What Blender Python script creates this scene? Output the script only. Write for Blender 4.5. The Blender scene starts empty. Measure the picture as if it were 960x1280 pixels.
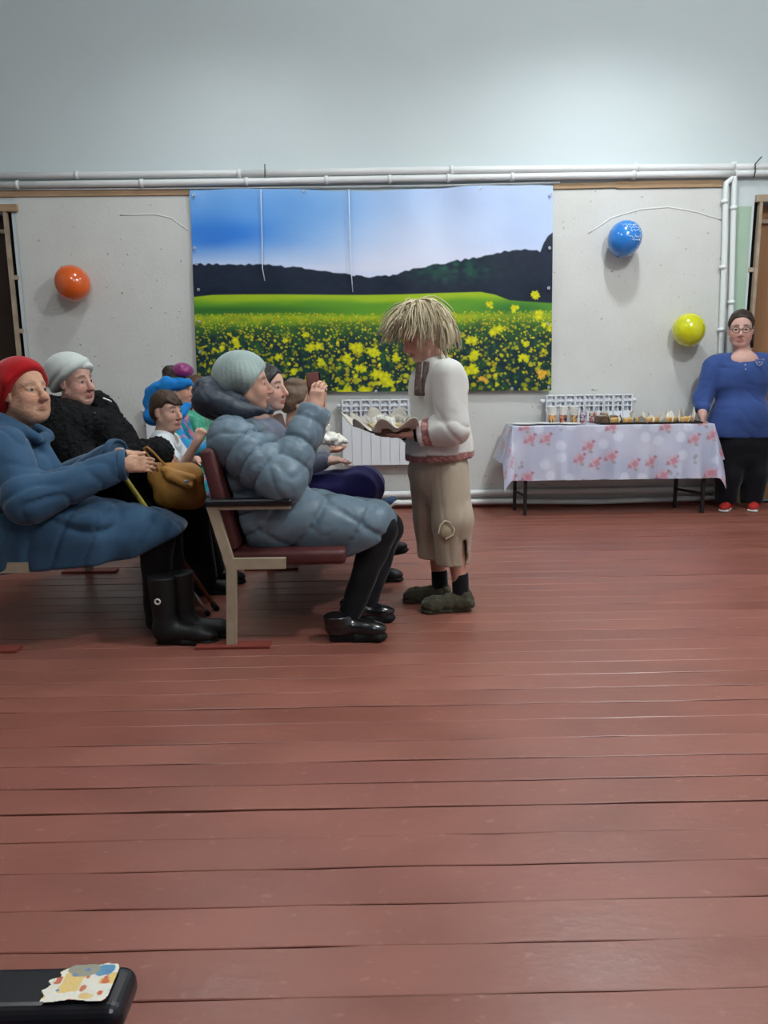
import bpy, bmesh, math, random
import numpy as np
from mathutils import Vector, Matrix
random.seed(7)
SC = bpy.context.scene
COL = SC.collection

# ---------------------------------------------------------------- camera
CAM_H = 1.19
F_PX, PITCH, YAW, ROLL = 961.0, math.radians(10.66), math.radians(0.8), math.radians(0.7)
fwd = Vector((math.sin(YAW) * math.cos(PITCH), math.cos(YAW) * math.cos(PITCH), -math.sin(PITCH)))
r0 = Vector((math.cos(YAW), -math.sin(YAW), 0))
u0 = r0.cross(fwd)
RIGHT = r0 * math.cos(ROLL) - u0 * math.sin(ROLL)
UP = u0 * math.cos(ROLL) + r0 * math.sin(ROLL)
CAM = Vector((0, 0, CAM_H))
cd = bpy.data.cameras.new('camera')
cd.sensor_fit = 'VERTICAL'; cd.sensor_height = 36; cd.lens = F_PX / 1280 * 36
cd.clip_start = 0.02
cam = bpy.data.objects.new('camera', cd); COL.objects.link(cam)
cam.matrix_world = Matrix(((RIGHT.x, UP.x, -fwd.x, CAM.x), (RIGHT.y, UP.y, -fwd.y, CAM.y), (RIGHT.z, UP.z, -fwd.z, CAM.z), (0, 0, 0, 1)))
SC.camera = cam

def at(px, py, Y):
    """world point seen at a pixel of the 960x1280 photograph, at the real distance Y"""
    d = fwd + RIGHT * ((px - 480) / F_PX) + UP * ((640 - py) / F_PX)
    return CAM + d * (Y / d.y)

def ground(px, py, z=0.0):
    d = fwd + RIGHT * ((px - 480) / F_PX) + UP * ((640 - py) / F_PX)
    return CAM + d * ((z - CAM_H) / d.z)

# ---------------------------------------------------------------- world, lamps, exposure
w = bpy.data.worlds.new('world'); SC.world = w; w.use_nodes = True
bg = w.node_tree.nodes['Background']
bg.inputs['Color'].default_value = (0.60, 0.72, 0.95, 1)
bg.inputs['Strength'].default_value = 0.10
SC.view_settings.view_transform = 'Standard'
SC.view_settings.look = 'None'
SC.view_settings.exposure = 0.0
SC.view_settings.gamma = 1.0
SC.view_settings.use_curve_mapping = False
LAMPS = [  # ceiling lamps: x, y, watts, kind
    (1.75, 5.1, 185, 'SPOT'), (-1.0, 5.1, 92, 'SPOT'), (2.2, 2.4, 245, 'POINT'), (-1.3, 2.4, 62, 'POINT'), (1.6, -0.9, 96, 'POINT')]
LAMP_Z = 4.05
for (x, y, e, kd) in LAMPS:
    L = bpy.data.lights.new('ceiling_lamp_light', kd)
    if kd == 'POINT': L.shadow_soft_size = 0.13
    else: L.shadow_soft_size = 0.13; L.spot_size = math.radians(156); L.spot_blend = 1.0
    L.energy = e; L.color = (0.93, 0.985, 1.0)
    o = bpy.data.objects.new('ceiling_lamp_light', L); COL.objects.link(o)
    o.location = (x, y, LAMP_Z)

# ---------------------------------------------------------------- materials
def lin(c):
    if isinstance(c, str):
        c = [int(c[i:i + 2], 16) for i in (0, 2, 4)]
    out = []
    for v in c[:3]:
        v = v / 255.0
        out.append(v / 12.92 if v <= 0.04045 else ((v + 0.055) / 1.055) ** 2.4)
    return tuple(out)

MATS = {}
def mat(name, col=(200, 200, 200), rough=0.6, spec=0.4, metal=0.0, var=None, bump=None, vcol=False, coat=0.0, sheen=0.0, trans=0.0, ior=1.45, alpha=1.0, stretch=(1, 1, 1), sss=0.0, fleck=None):
    """procedural principled material; var=(scale, amount, second colour), bump=(scale, strength, distance)"""
    if name in MATS: return MATS[name]
    m = bpy.data.materials.new(name); m.use_nodes = True
    nt = m.node_tree; N = nt.nodes; K = nt.links
    b = N['Principled BSDF']
    c = lin(col) + (1,)
    b.inputs['Base Color'].default_value = c
    b.inputs['Roughness'].default_value = rough
    b.inputs['Specular IOR Level'].default_value = spec
    b.inputs['Metallic'].default_value = metal
    b.inputs['Coat Weight'].default_value = coat
    b.inputs['Coat Roughness'].default_value = 0.15
    b.inputs['Sheen Weight'].default_value = sheen
    b.inputs['Sheen Roughness'].default_value = 0.4
    b.inputs['Transmission Weight'].default_value = trans
    b.inputs['IOR'].default_value = ior
    b.inputs['Alpha'].default_value = alpha
    if sss:
        b.inputs['Subsurface Weight'].default_value = sss
        b.inputs['Subsurface Radius'].default_value = (0.012, 0.005, 0.003)
        b.inputs['Subsurface Scale'].default_value = 1.0
    src = None
    if vcol:
        a = N.new('ShaderNodeAttribute'); a.attribute_name = 'tint'; src = a.outputs['Color']
    tc = None
    if var or bump:
        tc = N.new('ShaderNodeTexCoord'); mp = N.new('ShaderNodeMapping'); mp.inputs['Scale'].default_value = stretch
        K.new(tc.outputs['Object'], mp.inputs['Vector'])
    if var:
        nz = N.new('ShaderNodeTexNoise'); nz.inputs['Scale'].default_value = var[0]; nz.inputs['Detail'].default_value = 5
        K.new(mp.outputs[0], nz.inputs['Vector'])
        rp = N.new('ShaderNodeValToRGB'); rp.color_ramp.elements[0].position = 0.35; rp.color_ramp.elements[1].position = 0.68
        K.new(nz.outputs['Fac'], rp.inputs['Fac'])
        mu = N.new('ShaderNodeMath'); mu.operation = 'MULTIPLY'; mu.inputs[1].default_value = var[1]
        K.new(rp.outputs['Color'], mu.inputs[0])
        mx = N.new('ShaderNodeMix'); mx.data_type = 'RGBA'
        K.new(mu.outputs[0], mx.inputs['Factor'])
        if src: K.new(src, mx.inputs['A'])
        else: mx.inputs['A'].default_value = c
        mx.inputs['B'].default_value = lin(var[2]) + (1,)
        src = mx.outputs['Result']
    if fleck:
        nf = N.new('ShaderNodeTexNoise'); nf.inputs['Scale'].default_value = fleck[0]; nf.inputs['Detail'].default_value = 2
        K.new(mp.outputs[0], nf.inputs['Vector'])
        rf_ = N.new('ShaderNodeValToRGB'); rf_.color_ramp.elements[0].position = fleck[1]; rf_.color_ramp.elements[1].position = fleck[1] + .05
        K.new(nf.outputs['Fac'], rf_.inputs['Fac'])
        m2 = N.new('ShaderNodeMix'); m2.data_type = 'RGBA'; K.new(rf_.outputs['Color'], m2.inputs['Factor']); K.new(src, m2.inputs['A']); m2.inputs['B'].default_value = lin(fleck[2]) + (1,)
        src = m2.outputs['Result']
    if src: K.new(src, b.inputs['Base Color'])
    if bump:
        nb = N.new('ShaderNodeTexNoise'); nb.inputs['Scale'].default_value = bump[0]; nb.inputs['Detail'].default_value = 4
        K.new(mp.outputs[0], nb.inputs['Vector'])
        bp = N.new('ShaderNodeBump'); bp.inputs['Strength'].default_value = bump[1]; bp.inputs['Distance'].default_value = bump[2] if len(bump) > 2 else 0.01
        K.new(nb.outputs['Fac'], bp.inputs['Height']); K.new(bp.outputs['Normal'], b.inputs['Normal'])
    MATS[name] = m
    return m

# ---------------------------------------------------------------- object helpers
def link(name, me, m=None, parent=None, smooth=False):
    o = bpy.data.objects.new(name, me); COL.objects.link(o)
    if m is not None and not me.materials: me.materials.append(m)
    if parent is not None: o.parent = parent
    if smooth:
        me.polygons.foreach_set('use_smooth', [True] * len(me.polygons))
    return o

def tag(o, label=None, cat=None, group=None, kind=None):
    if label: o['label'] = label
    if cat: o['category'] = cat
    if group: o['group'] = group
    if kind: o['kind'] = kind
    return o

def empty(name, loc=(0, 0, 0), rz=0.0):
    o = bpy.data.objects.new(name, None); COL.objects.link(o); o.location = loc; o.rotation_euler = (0, 0, rz)
    o.empty_display_size = 0.1
    return o

class MB:
    """collects shapes of one part, builds ONE mesh object"""
    def __init__(s): s.v = []; s.f = []
    def add(s, vs, fs):
        n = len(s.v); s.v += [tuple(v) for v in vs]; s.f += [tuple(i + n for i in f) for f in fs]; return s
    def box(s, lo, hi, M=None, bev=0.0, seg=2):
        x0, y0, z0 = lo; x1, y1, z1 = hi
        if bev <= 0:
            vs = [(x0, y0, z0), (x1, y0, z0), (x1, y1, z0), (x0, y1, z0), (x0, y0, z1), (x1, y0, z1), (x1, y1, z1), (x0, y1, z1)]
            fs = [(0, 3, 2, 1), (4, 5, 6, 7), (0, 1, 5, 4), (1, 2, 6, 5), (2, 3, 7, 6), (3, 0, 4, 7)]
        else:
            bm = bmesh.new(); bmesh.ops.create_cube(bm, size=1)
            for v in bm.verts: v.co = Vector(((x0 + x1) / 2 + v.co.x * (x1 - x0), (y0 + y1) / 2 + v.co.y * (y1 - y0), (z0 + z1) / 2 + v.co.z * (z1 - z0)))
            bmesh.ops.bevel(bm, geom=list(bm.edges), offset=bev, segments=seg, affect='EDGES', profile=0.5)
            bm.verts.index_update()
            vs = [tuple(v.co) for v in bm.verts]; fs = [tuple(v.index for v in f.verts) for f in bm.faces]; bm.free()
        if M is not None: vs = [tuple(M @ Vector(v)) for v in vs]
        return s.add(vs, fs)
    def tube(s, pts, r, n=10, cap=True, closed=False):
        pts = [Vector(p) for p in pts]; rs = r if isinstance(r, (list, tuple)) else [r] * len(pts)
        m = len(pts); vs = []; fs = []
        t0 = (pts[1] - pts[0]).normalized()
        a = t0.cross(Vector((0, 0, 1)))
        if a.length < 1e-3: a = t0.cross(Vector((0, 1, 0)))
        a.normalize()
        for i in range(m):
            if closed: t = pts[(i + 1) % m] - pts[i - 1]
            else: t = pts[min(i + 1, m - 1)] - pts[max(i - 1, 0)]
            t.normalize(); a = (a - t * a.dot(t)).normalized(); b = t.cross(a)
            for j in range(n):
                g = 2 * math.pi * j / n
                vs.append(pts[i] + (a * math.cos(g) + b * math.sin(g)) * rs[i])
        for i in range(m if closed else m - 1):
            for j in range(n):
                i2 = (i + 1) % m
                fs.append((i * n + j, i * n + (j + 1) % n, i2 * n + (j + 1) % n, i2 * n + j))
        if cap and not closed:
            fs.append(tuple(range(n - 1, -1, -1))); fs.append(tuple((m - 1) * n + j for j in range(n)))
        return s.add(vs, fs)
    def lathe(s, prof, n=24, M=None):
        vs = []; fs = []
        for (r, z) in prof:
            for j in range(n):
                g = 2 * math.pi * j / n; vs.append(Vector((r * math.cos(g), r * math.sin(g), z)))
        for i in range(len(prof) - 1):
            for j in range(n):
                fs.append((i * n + j, i * n + (j + 1) % n, (i + 1) * n + (j + 1) % n, (i + 1) * n + j))
        if M is not None: vs = [M @ v for v in vs]
        return s.add(vs, fs)
    def prism(s, pts2, y0, y1):
        """outline in x-z, extruded along y"""
        n = len(pts2)
        vs = [(p[0], y0, p[1]) for p in pts2] + [(p[0], y1, p[1]) for p in pts2]
        fs = [tuple(range(n)), tuple(range(2 * n - 1, n - 1, -1))] + [(i, (i + 1) % n + 0, (i + 1) % n + n, i + n)[::-1] for i in range(n)]
        return s.add(vs, fs)
    def mesh(s, name):
        me = bpy.data.meshes.new(name); me.from_pydata(s.v, [], s.f); me.update(); return me
    def build(s, name, m, parent=None, smooth=False, angle=None):
        me = s.mesh(name)
        o = link(name, me, m, parent, smooth)
        if angle is not None:
            me.polygons.foreach_set('use_smooth', [True] * len(me.polygons))
            bm = bmesh.new(); bm.from_mesh(me); bmesh.ops.recalc_face_normals(bm, faces=list(bm.faces)); 
            for e in bm.edges:
                if len(e.link_faces) == 2 and e.calc_face_angle(0) > angle: e.smooth = False
            bm.to_mesh(me); bm.free()
        return o

def grid_mesh(name, P, colors=None, m=None, parent=None):
    """P: (rows, cols, 3) array"""
    R, C = P.shape[:2]
    me = bpy.data.meshes.new(name)
    idx = np.arange(R * C).reshape(R, C)
    q = np.stack([idx[:-1, :-1], idx[1:, :-1], idx[1:, 1:], idx[:-1, 1:]], -1).reshape(-1, 4)
    np_mesh(me, P.reshape(-1, 3), q)
    if colors is not None: set_tint(me, colors.reshape(-1, 3))
    return link(name, me, m, parent, True)

def np_mesh(me, V, Q):
    n = len(Q); k = Q.shape[1]
    me.vertices.add(len(V)); me.vertices.foreach_set('co', np.ascontiguousarray(V, dtype=np.float32).ravel())
    me.loops.add(n * k); me.loops.foreach_set('vertex_index', np.ascontiguousarray(Q, dtype=np.int32).ravel())
    me.polygons.add(n); me.polygons.foreach_set('loop_start', np.arange(0, n * k, k, dtype=np.int32))
    me.polygons.foreach_set('loop_total', np.full(n, k, dtype=np.int32))
    me.update(calc_edges=True)

def set_tint(me, C):
    """sRGB 0..255 colours per vertex"""
    c = np.clip(C / 255.0, 0, 1); l = np.where(c <= 0.04045, c / 12.92, ((c + 0.055) / 1.055) ** 2.4)
    a = me.color_attributes.new('tint', 'FLOAT_COLOR', 'POINT')
    a.data.foreach_set('color', np.concatenate([l, np.ones((len(l), 1))], 1).astype(np.float32).ravel())

# ---------------------------------------------------------------- the room
WY = 6.5                      # face of the end wall
XL, XR, YB, ZC = -4.6, 4.6, -3.2, 4.32
m_upper = mat('painted_plaster', (203, 213, 215), 0.75, 0.2, var=(1.1, 0.35, (190, 201, 207)), bump=(14, 0.12, 0.01))
m_paper = mat('speckled_wallpaper', (208, 209, 206), 0.8, 0.15, var=(5, 0.22, (192, 190, 184)), bump=(45, 0.25, 0.006), fleck=(24, 0.70, (160, 152, 146)))
m_green = mat('green_wall_paint', (168, 192, 172), 0.6, 0.3, var=(6, 0.3, (150, 176, 158)))
m_ceil = mat('white_ceiling', (222, 224, 222), 0.9, 0.1, var=(3, 0.2, (208, 210, 208)))
m_side = mat('side_wall_paint', (196, 202, 200), 0.8, 0.2, var=(2, 0.3, (184, 192, 190)))
m_dark = mat('dark_void', (14, 12, 12), 0.9, 0.1, var=(9, 0.2, (20, 18, 18)))

D1 = (at(-120, 400, WY).x, at(27, 400, WY).x, at(10, 262, WY).z)   # left door opening x0,x1,top
D2 = (at(931, 420, WY).x, at(1070, 420, WY).x, at(945, 250, WY).z)  # right door opening
mb = MB(); T = 0.25
mb.box((XL, WY, 0), (D1[0], WY + T, ZC)); mb.box((D1[0], WY, D1[2]), (D1[1], WY + T, ZC))
mb.box((D1[1], WY, 0), (D2[0], WY + T, ZC)); mb.box((D2[0], WY, D2[2]), (D2[1], WY + T, ZC)); mb.box((D2[1], WY, 0), (XR, WY + T, ZC))
wall = tag(mb.build('wall_back', m_upper), 'high pale blue-white plaster end wall', None, kind='structure')
zr = at(120, 243, WY).z
xg = at(909, 420, WY).x
MB().box((D1[1] + 0.035, WY - 0.006, 0.06), (xg, WY + 0.01, zr)).build('wallpaper', m_paper, wall)
MB().box((xg, WY - 0.004, 0.06), (D2[0] - 0.02, WY + 0.01, at(915, 258, WY).z)).build('green_paint_strip', m_green, wall)
# raised seams where the wallpaper has come loose
m_seam = mat('loose_paper_seam', (214, 214, 210), 0.8, 0.1, var=(20, 0.2, (190, 188, 182)))
for pts in ([(735, 292), (765, 272), (800, 262), (835, 259), (870, 265), (902, 275)], [(150, 269), (195, 268), (215, 273), (235, 288)]):
    P = [at(x, y, WY - 0.004) for x, y in pts]
    Q = []
    for i in range(len(P) - 1):
        for t in (0, .33, .66): Q.append(P[i].lerp(P[i + 1], t))
    MB().tube(Q + [P[-1]], 0.007, 6).build('paper_seam', m_seam, wall, True)
for (nm, lo, hi, mm, lb) in (
    ('wall_left', (XL - 0.2, YB, 0), (XL, WY + T, ZC), m_side, 'plain pale side wall at the door end'),
    ('wall_right', (XR, YB, 0), (XR + 0.2, WY + T, ZC), m_side, 'plain pale side wall beyond the table'),
    ('ceiling', (XL - 0.2, YB, ZC), (XR + 0.2, WY + T, ZC + 0.15), m_ceil, 'white plaster ceiling of the hall')):
    tag(MB().box(lo, hi).build(nm, mm), lb, kind='structure')

# floor: sub-floor with boards as pieces
fl = tag(MB().box((XL - 0.2, YB, -0.12), (XR + 0.2, WY + T, -0.03)).build('floor', m_dark), 'worn red-brown painted board floor', kind='structure')
def floor_mat(i, base):
    m = bpy.data.materials.new('red_floor_paint_%d' % i); m.use_nodes = True
    nt = m.node_tree; N = nt.nodes; K = nt.links; b = N['Principled BSDF']
    tc = N.new('ShaderNodeTexCoord'); mp = N.new('ShaderNodeMapping'); mp.inputs['Scale'].default_value = (1.0, 1.6, 1.0)
    mp.inputs['Location'].default_value = (i * 3.7, i * 1.3, 0)
    K.new(tc.outputs['Object'], mp.inputs['Vector'])
    n1 = N.new('ShaderNodeTexNoise'); n1.inputs['Scale'].default_value = 2.2; n1.inputs['Detail'].default_value = 6; K.new(mp.outputs[0], n1.inputs['Vector'])
    n2 = N.new('ShaderNodeTexNoise'); n2.inputs['Scale'].default_value = 22; n2.inputs['Detail'].default_value = 8; K.new(mp.outputs[0], n2.inputs['Vector'])
    r1 = N.new('ShaderNodeValToRGB'); e = r1.color_ramp.elements
    e[0].position = 0.33; e[0].color = lin([c * 0.93 for c in base]) + (1,); e[1].position = 0.7; e[1].color = lin([min(255, c * 1.05) for c in base]) + (1,)
    K.new(n1.outputs['Fac'], r1.inputs['Fac'])
    r2 = N.new('ShaderNodeValToRGB'); e = r2.color_ramp.elements; e[0].position = 0.62; e[0].color = (0, 0, 0, 1); e[1].position = 0.8; e[1].color = (0.55, 0.55, 0.55, 1)
    K.new(n2.outputs['Fac'], r2.inputs['Fac'])
    mx = N.new('ShaderNodeMix'); mx.data_type = 'RGBA'; K.new(r2.outputs['Color'], mx.inputs['Factor']); K.new(r1.outputs['Color'], mx.inputs['A'])
    mx.inputs['B'].default_value = lin((176, 128, 116)) + (1,)
    K.new(mx.outputs['Result'], b.inputs['Base Color'])
    rr = N.new('ShaderNodeMapRange'); rr.inputs['From Min'].default_value = 0.3; rr.inputs['From Max'].default_value = 0.7
    rr.inputs['To Min'].default_value = 0.30; rr.inputs['To Max'].default_value = 0.46
    K.new(n1.outputs['Fac'], rr.inputs['Value']); K.new(rr.outputs['Result'], b.inputs['Roughness'])
    b.inputs['Specular IOR Level'].default_value = 0.6
    bp = N.new('ShaderNodeBump'); bp.inputs['Strength'].default_value = 0.18; bp.inputs['Distance'].default_value = 0.006
    K.new(n2.outputs['Fac'], bp.inputs['Height']); K.new(bp.outputs['Normal'], b.inputs['Normal'])
    return m
FM = [floor_mat(i, c) for i, c in enumerate([(137, 83, 70), (133, 79, 66), (140, 86, 73), (135, 81, 69)])]
rnd = random.Random(3)
y = YB; SEG = 60
while y < WY:
    wd = 0.128 + rnd.uniform(-0.006, 0.006)
    gap = rnd.choice([0.001, 0.0025, 0.004, 0.006, 0.0075])
    if y + wd > WY - 0.05: wd = WY - y
    dz = rnd.uniform(-0.0012, 0.0012)
    # slightly wavering edges so the joints open and close along the boards
    vs = []; n = SEG + 1
    for s_ in (0, 1):
        for k in range(n):
            x = XL + (XR - XL) * k / SEG
            j = rnd.uniform(-0.0026, 0.0026)
            yy = (y + gap * 0.5 + j) if s_ == 0 else (y + wd - gap * 0.5 + j)
            vs += [(x, yy, -0.03), (x, yy + (-0.0 if s_ == 0 else 0), dz - 0.0015), (x, yy + (0.0022 if s_ == 0 else -0.0022), dz)]
    fs = []
    for k in range(SEG):
        a = k * 3; b_ = (n + k) * 3
        fs += [(a, a + 3, a + 4, a + 1), (a + 1, a + 4, a + 5, a + 2), (a + 2, a + 5, b_ + 5, b_ + 2), (b_ + 2, b_ + 5, b_ + 4, b_ + 1), (b_ + 1, b_ + 4, b_ + 3, b_)]
    MB().add(vs, fs).build('floor_plank', rnd.choice(FM), fl)
    y += wd

m_base = mat('red_baseboard_paint', (128, 66, 56), 0.5, 0.4, var=(8, 0.4, (150, 90, 78)))
tag(MB().box((D1[1] + 0.04, WY - 0.022, 0.0), (D2[0] - 0.03, WY, 0.055), bev=0.004).build('baseboard_back', m_base), 'low red painted baseboard along the end wall', kind='structure')

# wooden rails between plaster and wallpaper
m_rail = mat('bare_wood_rail', (176, 148, 118), 0.75, 0.2, var=(5, 0.5, (140, 112, 86)), stretch=(1, 8, 8), bump=(30, 0.2, 0.004))
def rail(n, x0, y0, x1, y1, h):
    a = at(x0, y0, WY - 0.02); b = at(x1, y1, WY - 0.02)
    d = (b - a); L = d.length; ang = math.atan2(d.z, d.x)
    M = Matrix.Translation(a) @ Matrix.Rotation(-ang, 4, 'Y')
    return tag(MB().box((0, 0, -h / 2), (L, 0.022, h / 2), M, bev=0.003).build('trim_%d' % n, m_rail), 'thin bare wooden rail along the wallpaper top', kind='structure')
rail(1, -60, 243, 236, 240, 0.045); rail(2, 692, 233, 772, 231, 0.04); rail(3, 771, 231, 904, 229, 0.055)

# doors
m_door = mat('brown_door_board', (150, 108, 74), 0.55, 0.35, var=(3, 0.5, (128, 88, 58)), stretch=(6, 6, 0.6))
m_door_d = mat('dark_brown_door_board', (58, 44, 36), 0.6, 0.3, var=(3, 0.5, (40, 30, 26)), stretch=(6, 6, 0.6))
m_frame = mat('pale_worn_frame', (176, 160, 140), 0.7, 0.25, var=(9, 0.5, (120, 100, 82)))
def door(n, x0, x1, top, dm, lb, side):
    d = tag(empty('door_%d' % n, ((x0 + x1) / 2, WY + 0.12, 0)), lb, kind='structure')
    def part(nm, mbb, m):
        o = mbb.build(nm, m); o.parent = d; o.matrix_parent_inverse = Matrix.Translation(-d.location); return o
    leaf = part('door_leaf', MB().box((x0 + 0.01, WY + 0.12, 0.01), (x1 - 0.01, WY + 0.16, top - 0.16), bev=0.003), dm)
    part('transom', MB().box((x0 + 0.01, WY + 0.12, top - 0.15), (x1 - 0.01, WY + 0.16, top - 0.02)), dm)
    part('rail', MB().box((x0 + 0.01, WY + 0.08, top - 0.165), (x1 - 0.01, WY + 0.12, top - 0.135)), m_frame)
    e = x1 if side > 0 else x0; s = -side
    part('jamb', MB().box((min(e + s * 0.03, e + s * 0.055), WY - 0.03, 0), (max(e + s * 0.03, e + s * 0.055), WY + 0.1, top - 0.01)), m_frame)
    part('head_casing', MB().box((x0, WY - 0.035, top - 0.02), (x1 + (0.06 if side > 0 else 0.0), WY, top + 0.035), bev=0.003), m_frame if side < 0 else m_rail)
    part('gap_shade', MB().box((min(e, e + s * 0.03), WY + 0.01, 0), (max(e, e + s * 0.03), WY + 0.04, top - 0.02)), m_dark)  # near-black strip paints in the shade of the open slot beside the jamb
    for z in (0.55, 1.13, 1.5, 1.92):
        part('wedge', MB().box((min(e - s * 0.012, e + s * 0.032), WY - 0.012, z), (max(e - s * 0.012, e + s * 0.032), WY + 0.02, z + 0.035)), m_frame)
    return d
door(1, D1[0], D1[1], D1[2], m_door_d, 'dark brown wooden door in the end wall', 1)
door(2, D2[0], D2[1], D2[2], m_door, 'light brown wooden door in the end wall', -1)

# ceiling lamps: frosted globes on short stems
m_lampbody = mat('lamp_housing', (228, 228, 226), 0.5, 0.3, var=(8, 0.1, (210, 210, 208)))
for k, (x, y, e, kd) in enumerate(LAMPS):
    r = tag(empty('ceiling_lamp', (x, y, LAMP_Z)), 'white ceiling lamp on a short stem', 'lamp', 'ceiling lamps')
    MB().lathe([(.001, ZC - LAMP_Z - .0005), (.07, ZC - LAMP_Z - .0005), (.06, ZC - LAMP_Z - .03), (.012, ZC - LAMP_Z - .04), (.012, .15), (.055, .145), (.055, .135), (.001, .135)], 20).build('lamp_stem', m_lampbody, r, True)

# ---------------------------------------------------------------- pipes
m_pipe = mat('white_pipe_enamel', (222, 224, 224), 0.35, 0.5, var=(5, 0.25, (198, 200, 200)))
m_pipe2 = mat('white_plastic_pipe', (226, 232, 232), 0.3, 0.5, var=(4, 0.2, (206, 214, 212)))
def pipe(name, pix, r, Y, lb, group=None, clamps=(), m=m_pipe):
    P = [at(x, y, Y) for x, y in pix]
    root = tag(empty(name, P[0]), lb, 'pipe', group)
    Q = [p - P[0] for p in P]
    MB().tube(Q, r, 14).build('pipe_run', m, root, True)
    for (cx, cy) in clamps:
        c = at(cx, cy, Y) - P[0]
        i = min(range(len(Q) - 1), key=lambda k: abs((Q[k].lerp(Q[k + 1], .5) - c).length))
        t = (Q[i + 1] - Q[i]).normalized()
        MB().tube([c - t * 0.014, c + t * 0.014], r * 1.28, 14).tube([c, c + Vector((0, WY - Y - 0.002, 0))], 0.007, 8).build('clamp', m, root, True)
    return root
PY = WY - 0.05
pipe('heating_pipe', [(-90, 221), (140, 218.5), (296, 216.5), (300, 216.4)], 0.024, PY, 'white horizontal heating pipe, upper one of the pair left of its coupling', 'wall heating pipes', [(96, 219)])
pipe('heating_pipe', [(299, 217.5), (500, 213.5), (700, 211), (912, 209), (918, 209)], 0.027, PY, 'white horizontal heating pipe, upper one of the pair above the banner', 'wall heating pipes', [(299, 217), (564, 212.5), (795, 210.4)])
pipe('heating_pipe', [(-90, 232), (180, 229), (310, 227), (440, 224.5), (700, 220), (880, 217.5), (918, 217)], 0.026, PY, 'white horizontal heating pipe, lower one of the pair above the banner', 'wall heating pipes', [(22, 231), (177, 229), (308, 227), (408, 225), (487, 224), (560, 222.5), (640, 221), (792, 218.6)])
pipe('heating_pipe', [(918, 209), (940, 208.5), (1010, 207.5)], 0.025, PY, 'white upper pipe running past the tee over the right door', 'wall heating pipes')
pipe('heating_pipe', [(918, 217), (940, 216.5), (1010, 215.5)], 0.025, PY, 'white lower pipe running past the tee over the right door', 'wall heating pipes')
pipe('cable', [(-60, 237), (120, 236.4), (300, 235), (560, 231.5), (700, 228)], 0.006, WY - 0.03, 'thin white cable running below the wall pipes')
pipe('drop_pipe', [(918, 214), (914, 224), (908, 229), (907, 236), (906, 300), (902, 420), (898, 540), (895, 622)], 0.022, PY + 0.005, 'white vertical plastic pipe with an offset bend beside wallpaper', 'vertical pipes', [(905.5, 252), (903.5, 334), (901, 412), (898, 540)], m_pipe2)
pipe('drop_pipe', [(918, 202), (918, 225), (917, 260), (914, 380), (909, 520), (905, 624)], 0.022, PY + 0.006, 'straight white vertical plastic pipe beside the green paint strip', 'vertical pipes', [(917, 260), (914, 378)], m_pipe2)
pipe('floor_pipe', [(60, 622), (300, 619.5), (480, 618), (650, 615), (906, 611.5)], 0.026, WY - 0.05, 'white heating pipe low on the wall, upper of the two near floor', 'pipes along the floor')
pipe('floor_pipe', [(60, 632), (300, 630), (480, 628.5), (640, 626.5), (740, 627), (895, 622)], 0.024, WY - 0.052, 'white heating pipe low on the wall, just above the red baseboard', 'pipes along the floor')
# loose wires twisted round the pipes beside the tee
m_wire = mat('dark_wire', (46, 44, 44), 0.6, 0.3, var=(40, 0.3, (70, 66, 62)))
def wire(pix, r, Y, lb, nm='wire', m=m_wire, cat='wire'):
    P = [at(x, y, Y) for x, y in pix]
    return tag(MB().tube(P, r, 6).build(nm, m, None, True), lb, cat)
wire([(952, 196), (944, 205), (944, 215), (942, 222)], 0.0045, PY - 0.032, 'bent dark wire end twisted round the pipes near the right door')
wire([(331, 222), (331, 205)], 0.004, PY - 0.03, 'short dark wire sticking up behind the wall pipes')

# ---------------------------------------------------------------- radiators
m_rad = mat('radiator_enamel', (226, 230, 236), 0.4, 0.45, var=(6, 0.1, (214, 218, 224)))
def rad_section(pitch, h):
    p = pitch / 2 - 0.0015; mb = MB()
    zt = h
    mb.box((-p, -0.085, 0.0), (p, -0.078, zt - 0.135))                  # flat front plate
    mb.box((-p, -0.085, zt - 0.01), (p, -0.01, zt), bev=0.003)          # top bar
    mb.box((-p, -0.085, zt - 0.135), (-p + 0.008, -0.02, zt)); mb.box((p - 0.008, -0.085, zt - 0.135), (p, -0.02, zt))
    mb.box((-p, -0.083, zt - 0.055), (p, -0.06, zt - 0.045)); mb.box((-p, -0.083, zt - 0.095), (p, -0.06, zt - 0.085))
    mb.box((-0.004, -0.075, 0.02), (0.004, -0.01, zt - 0.01))           # inner fin
    mb.box((-0.02, -0.058, 0.01), (0.02, -0.03, zt - 0.012), bev=0.006) # water core
    mb.tube([(-p, -0.045, 0.05), (p, -0.045, 0.05)], 0.022, 10); mb.tube([(-p, -0.045, zt - 0.05), (p, -0.045, zt - 0.05)], 0.022, 10)
    return mb.mesh('radiator_section')
def radiator(px0, px1, pyt, pyb, n, lb):
    a = at(px0, pyt, WY - 0.11); b_ = at(px1, pyt, WY - 0.11); z0 = at((px0 + px1) / 2, pyb, WY - 0.11).z
    L = b_.x - a.x; pitch = L / n; h = a.z - z0
    r = tag(empty('radiator', (a.x, WY - 0.03, z0)), lb, 'radiator', 'wall radiators')
    me = rad_section(pitch, h); me.materials.append(m_rad)
    for i in range(n):
        o = link('section', me, None, r); o.location = ((i + .5) * pitch, 0, 0)
    for sx, z in ((-0.02, h - 0.05), (L + 0.02, h - 0.05), (L + 0.02, 0.05)):
        MB().tube([(sx - 0.02, -0.045, z), (sx + 0.02, -0.045, z)], 0.017, 10).build('end_plug', m_rad, r, True)
    for z in (h - 0.08,):
        for x in (pitch, L - pitch): MB().box((x - .012, -0.03, z - .01), (x + .012, 0.03, z + .01)).build('bracket', m_rad, r)
    return r
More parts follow.
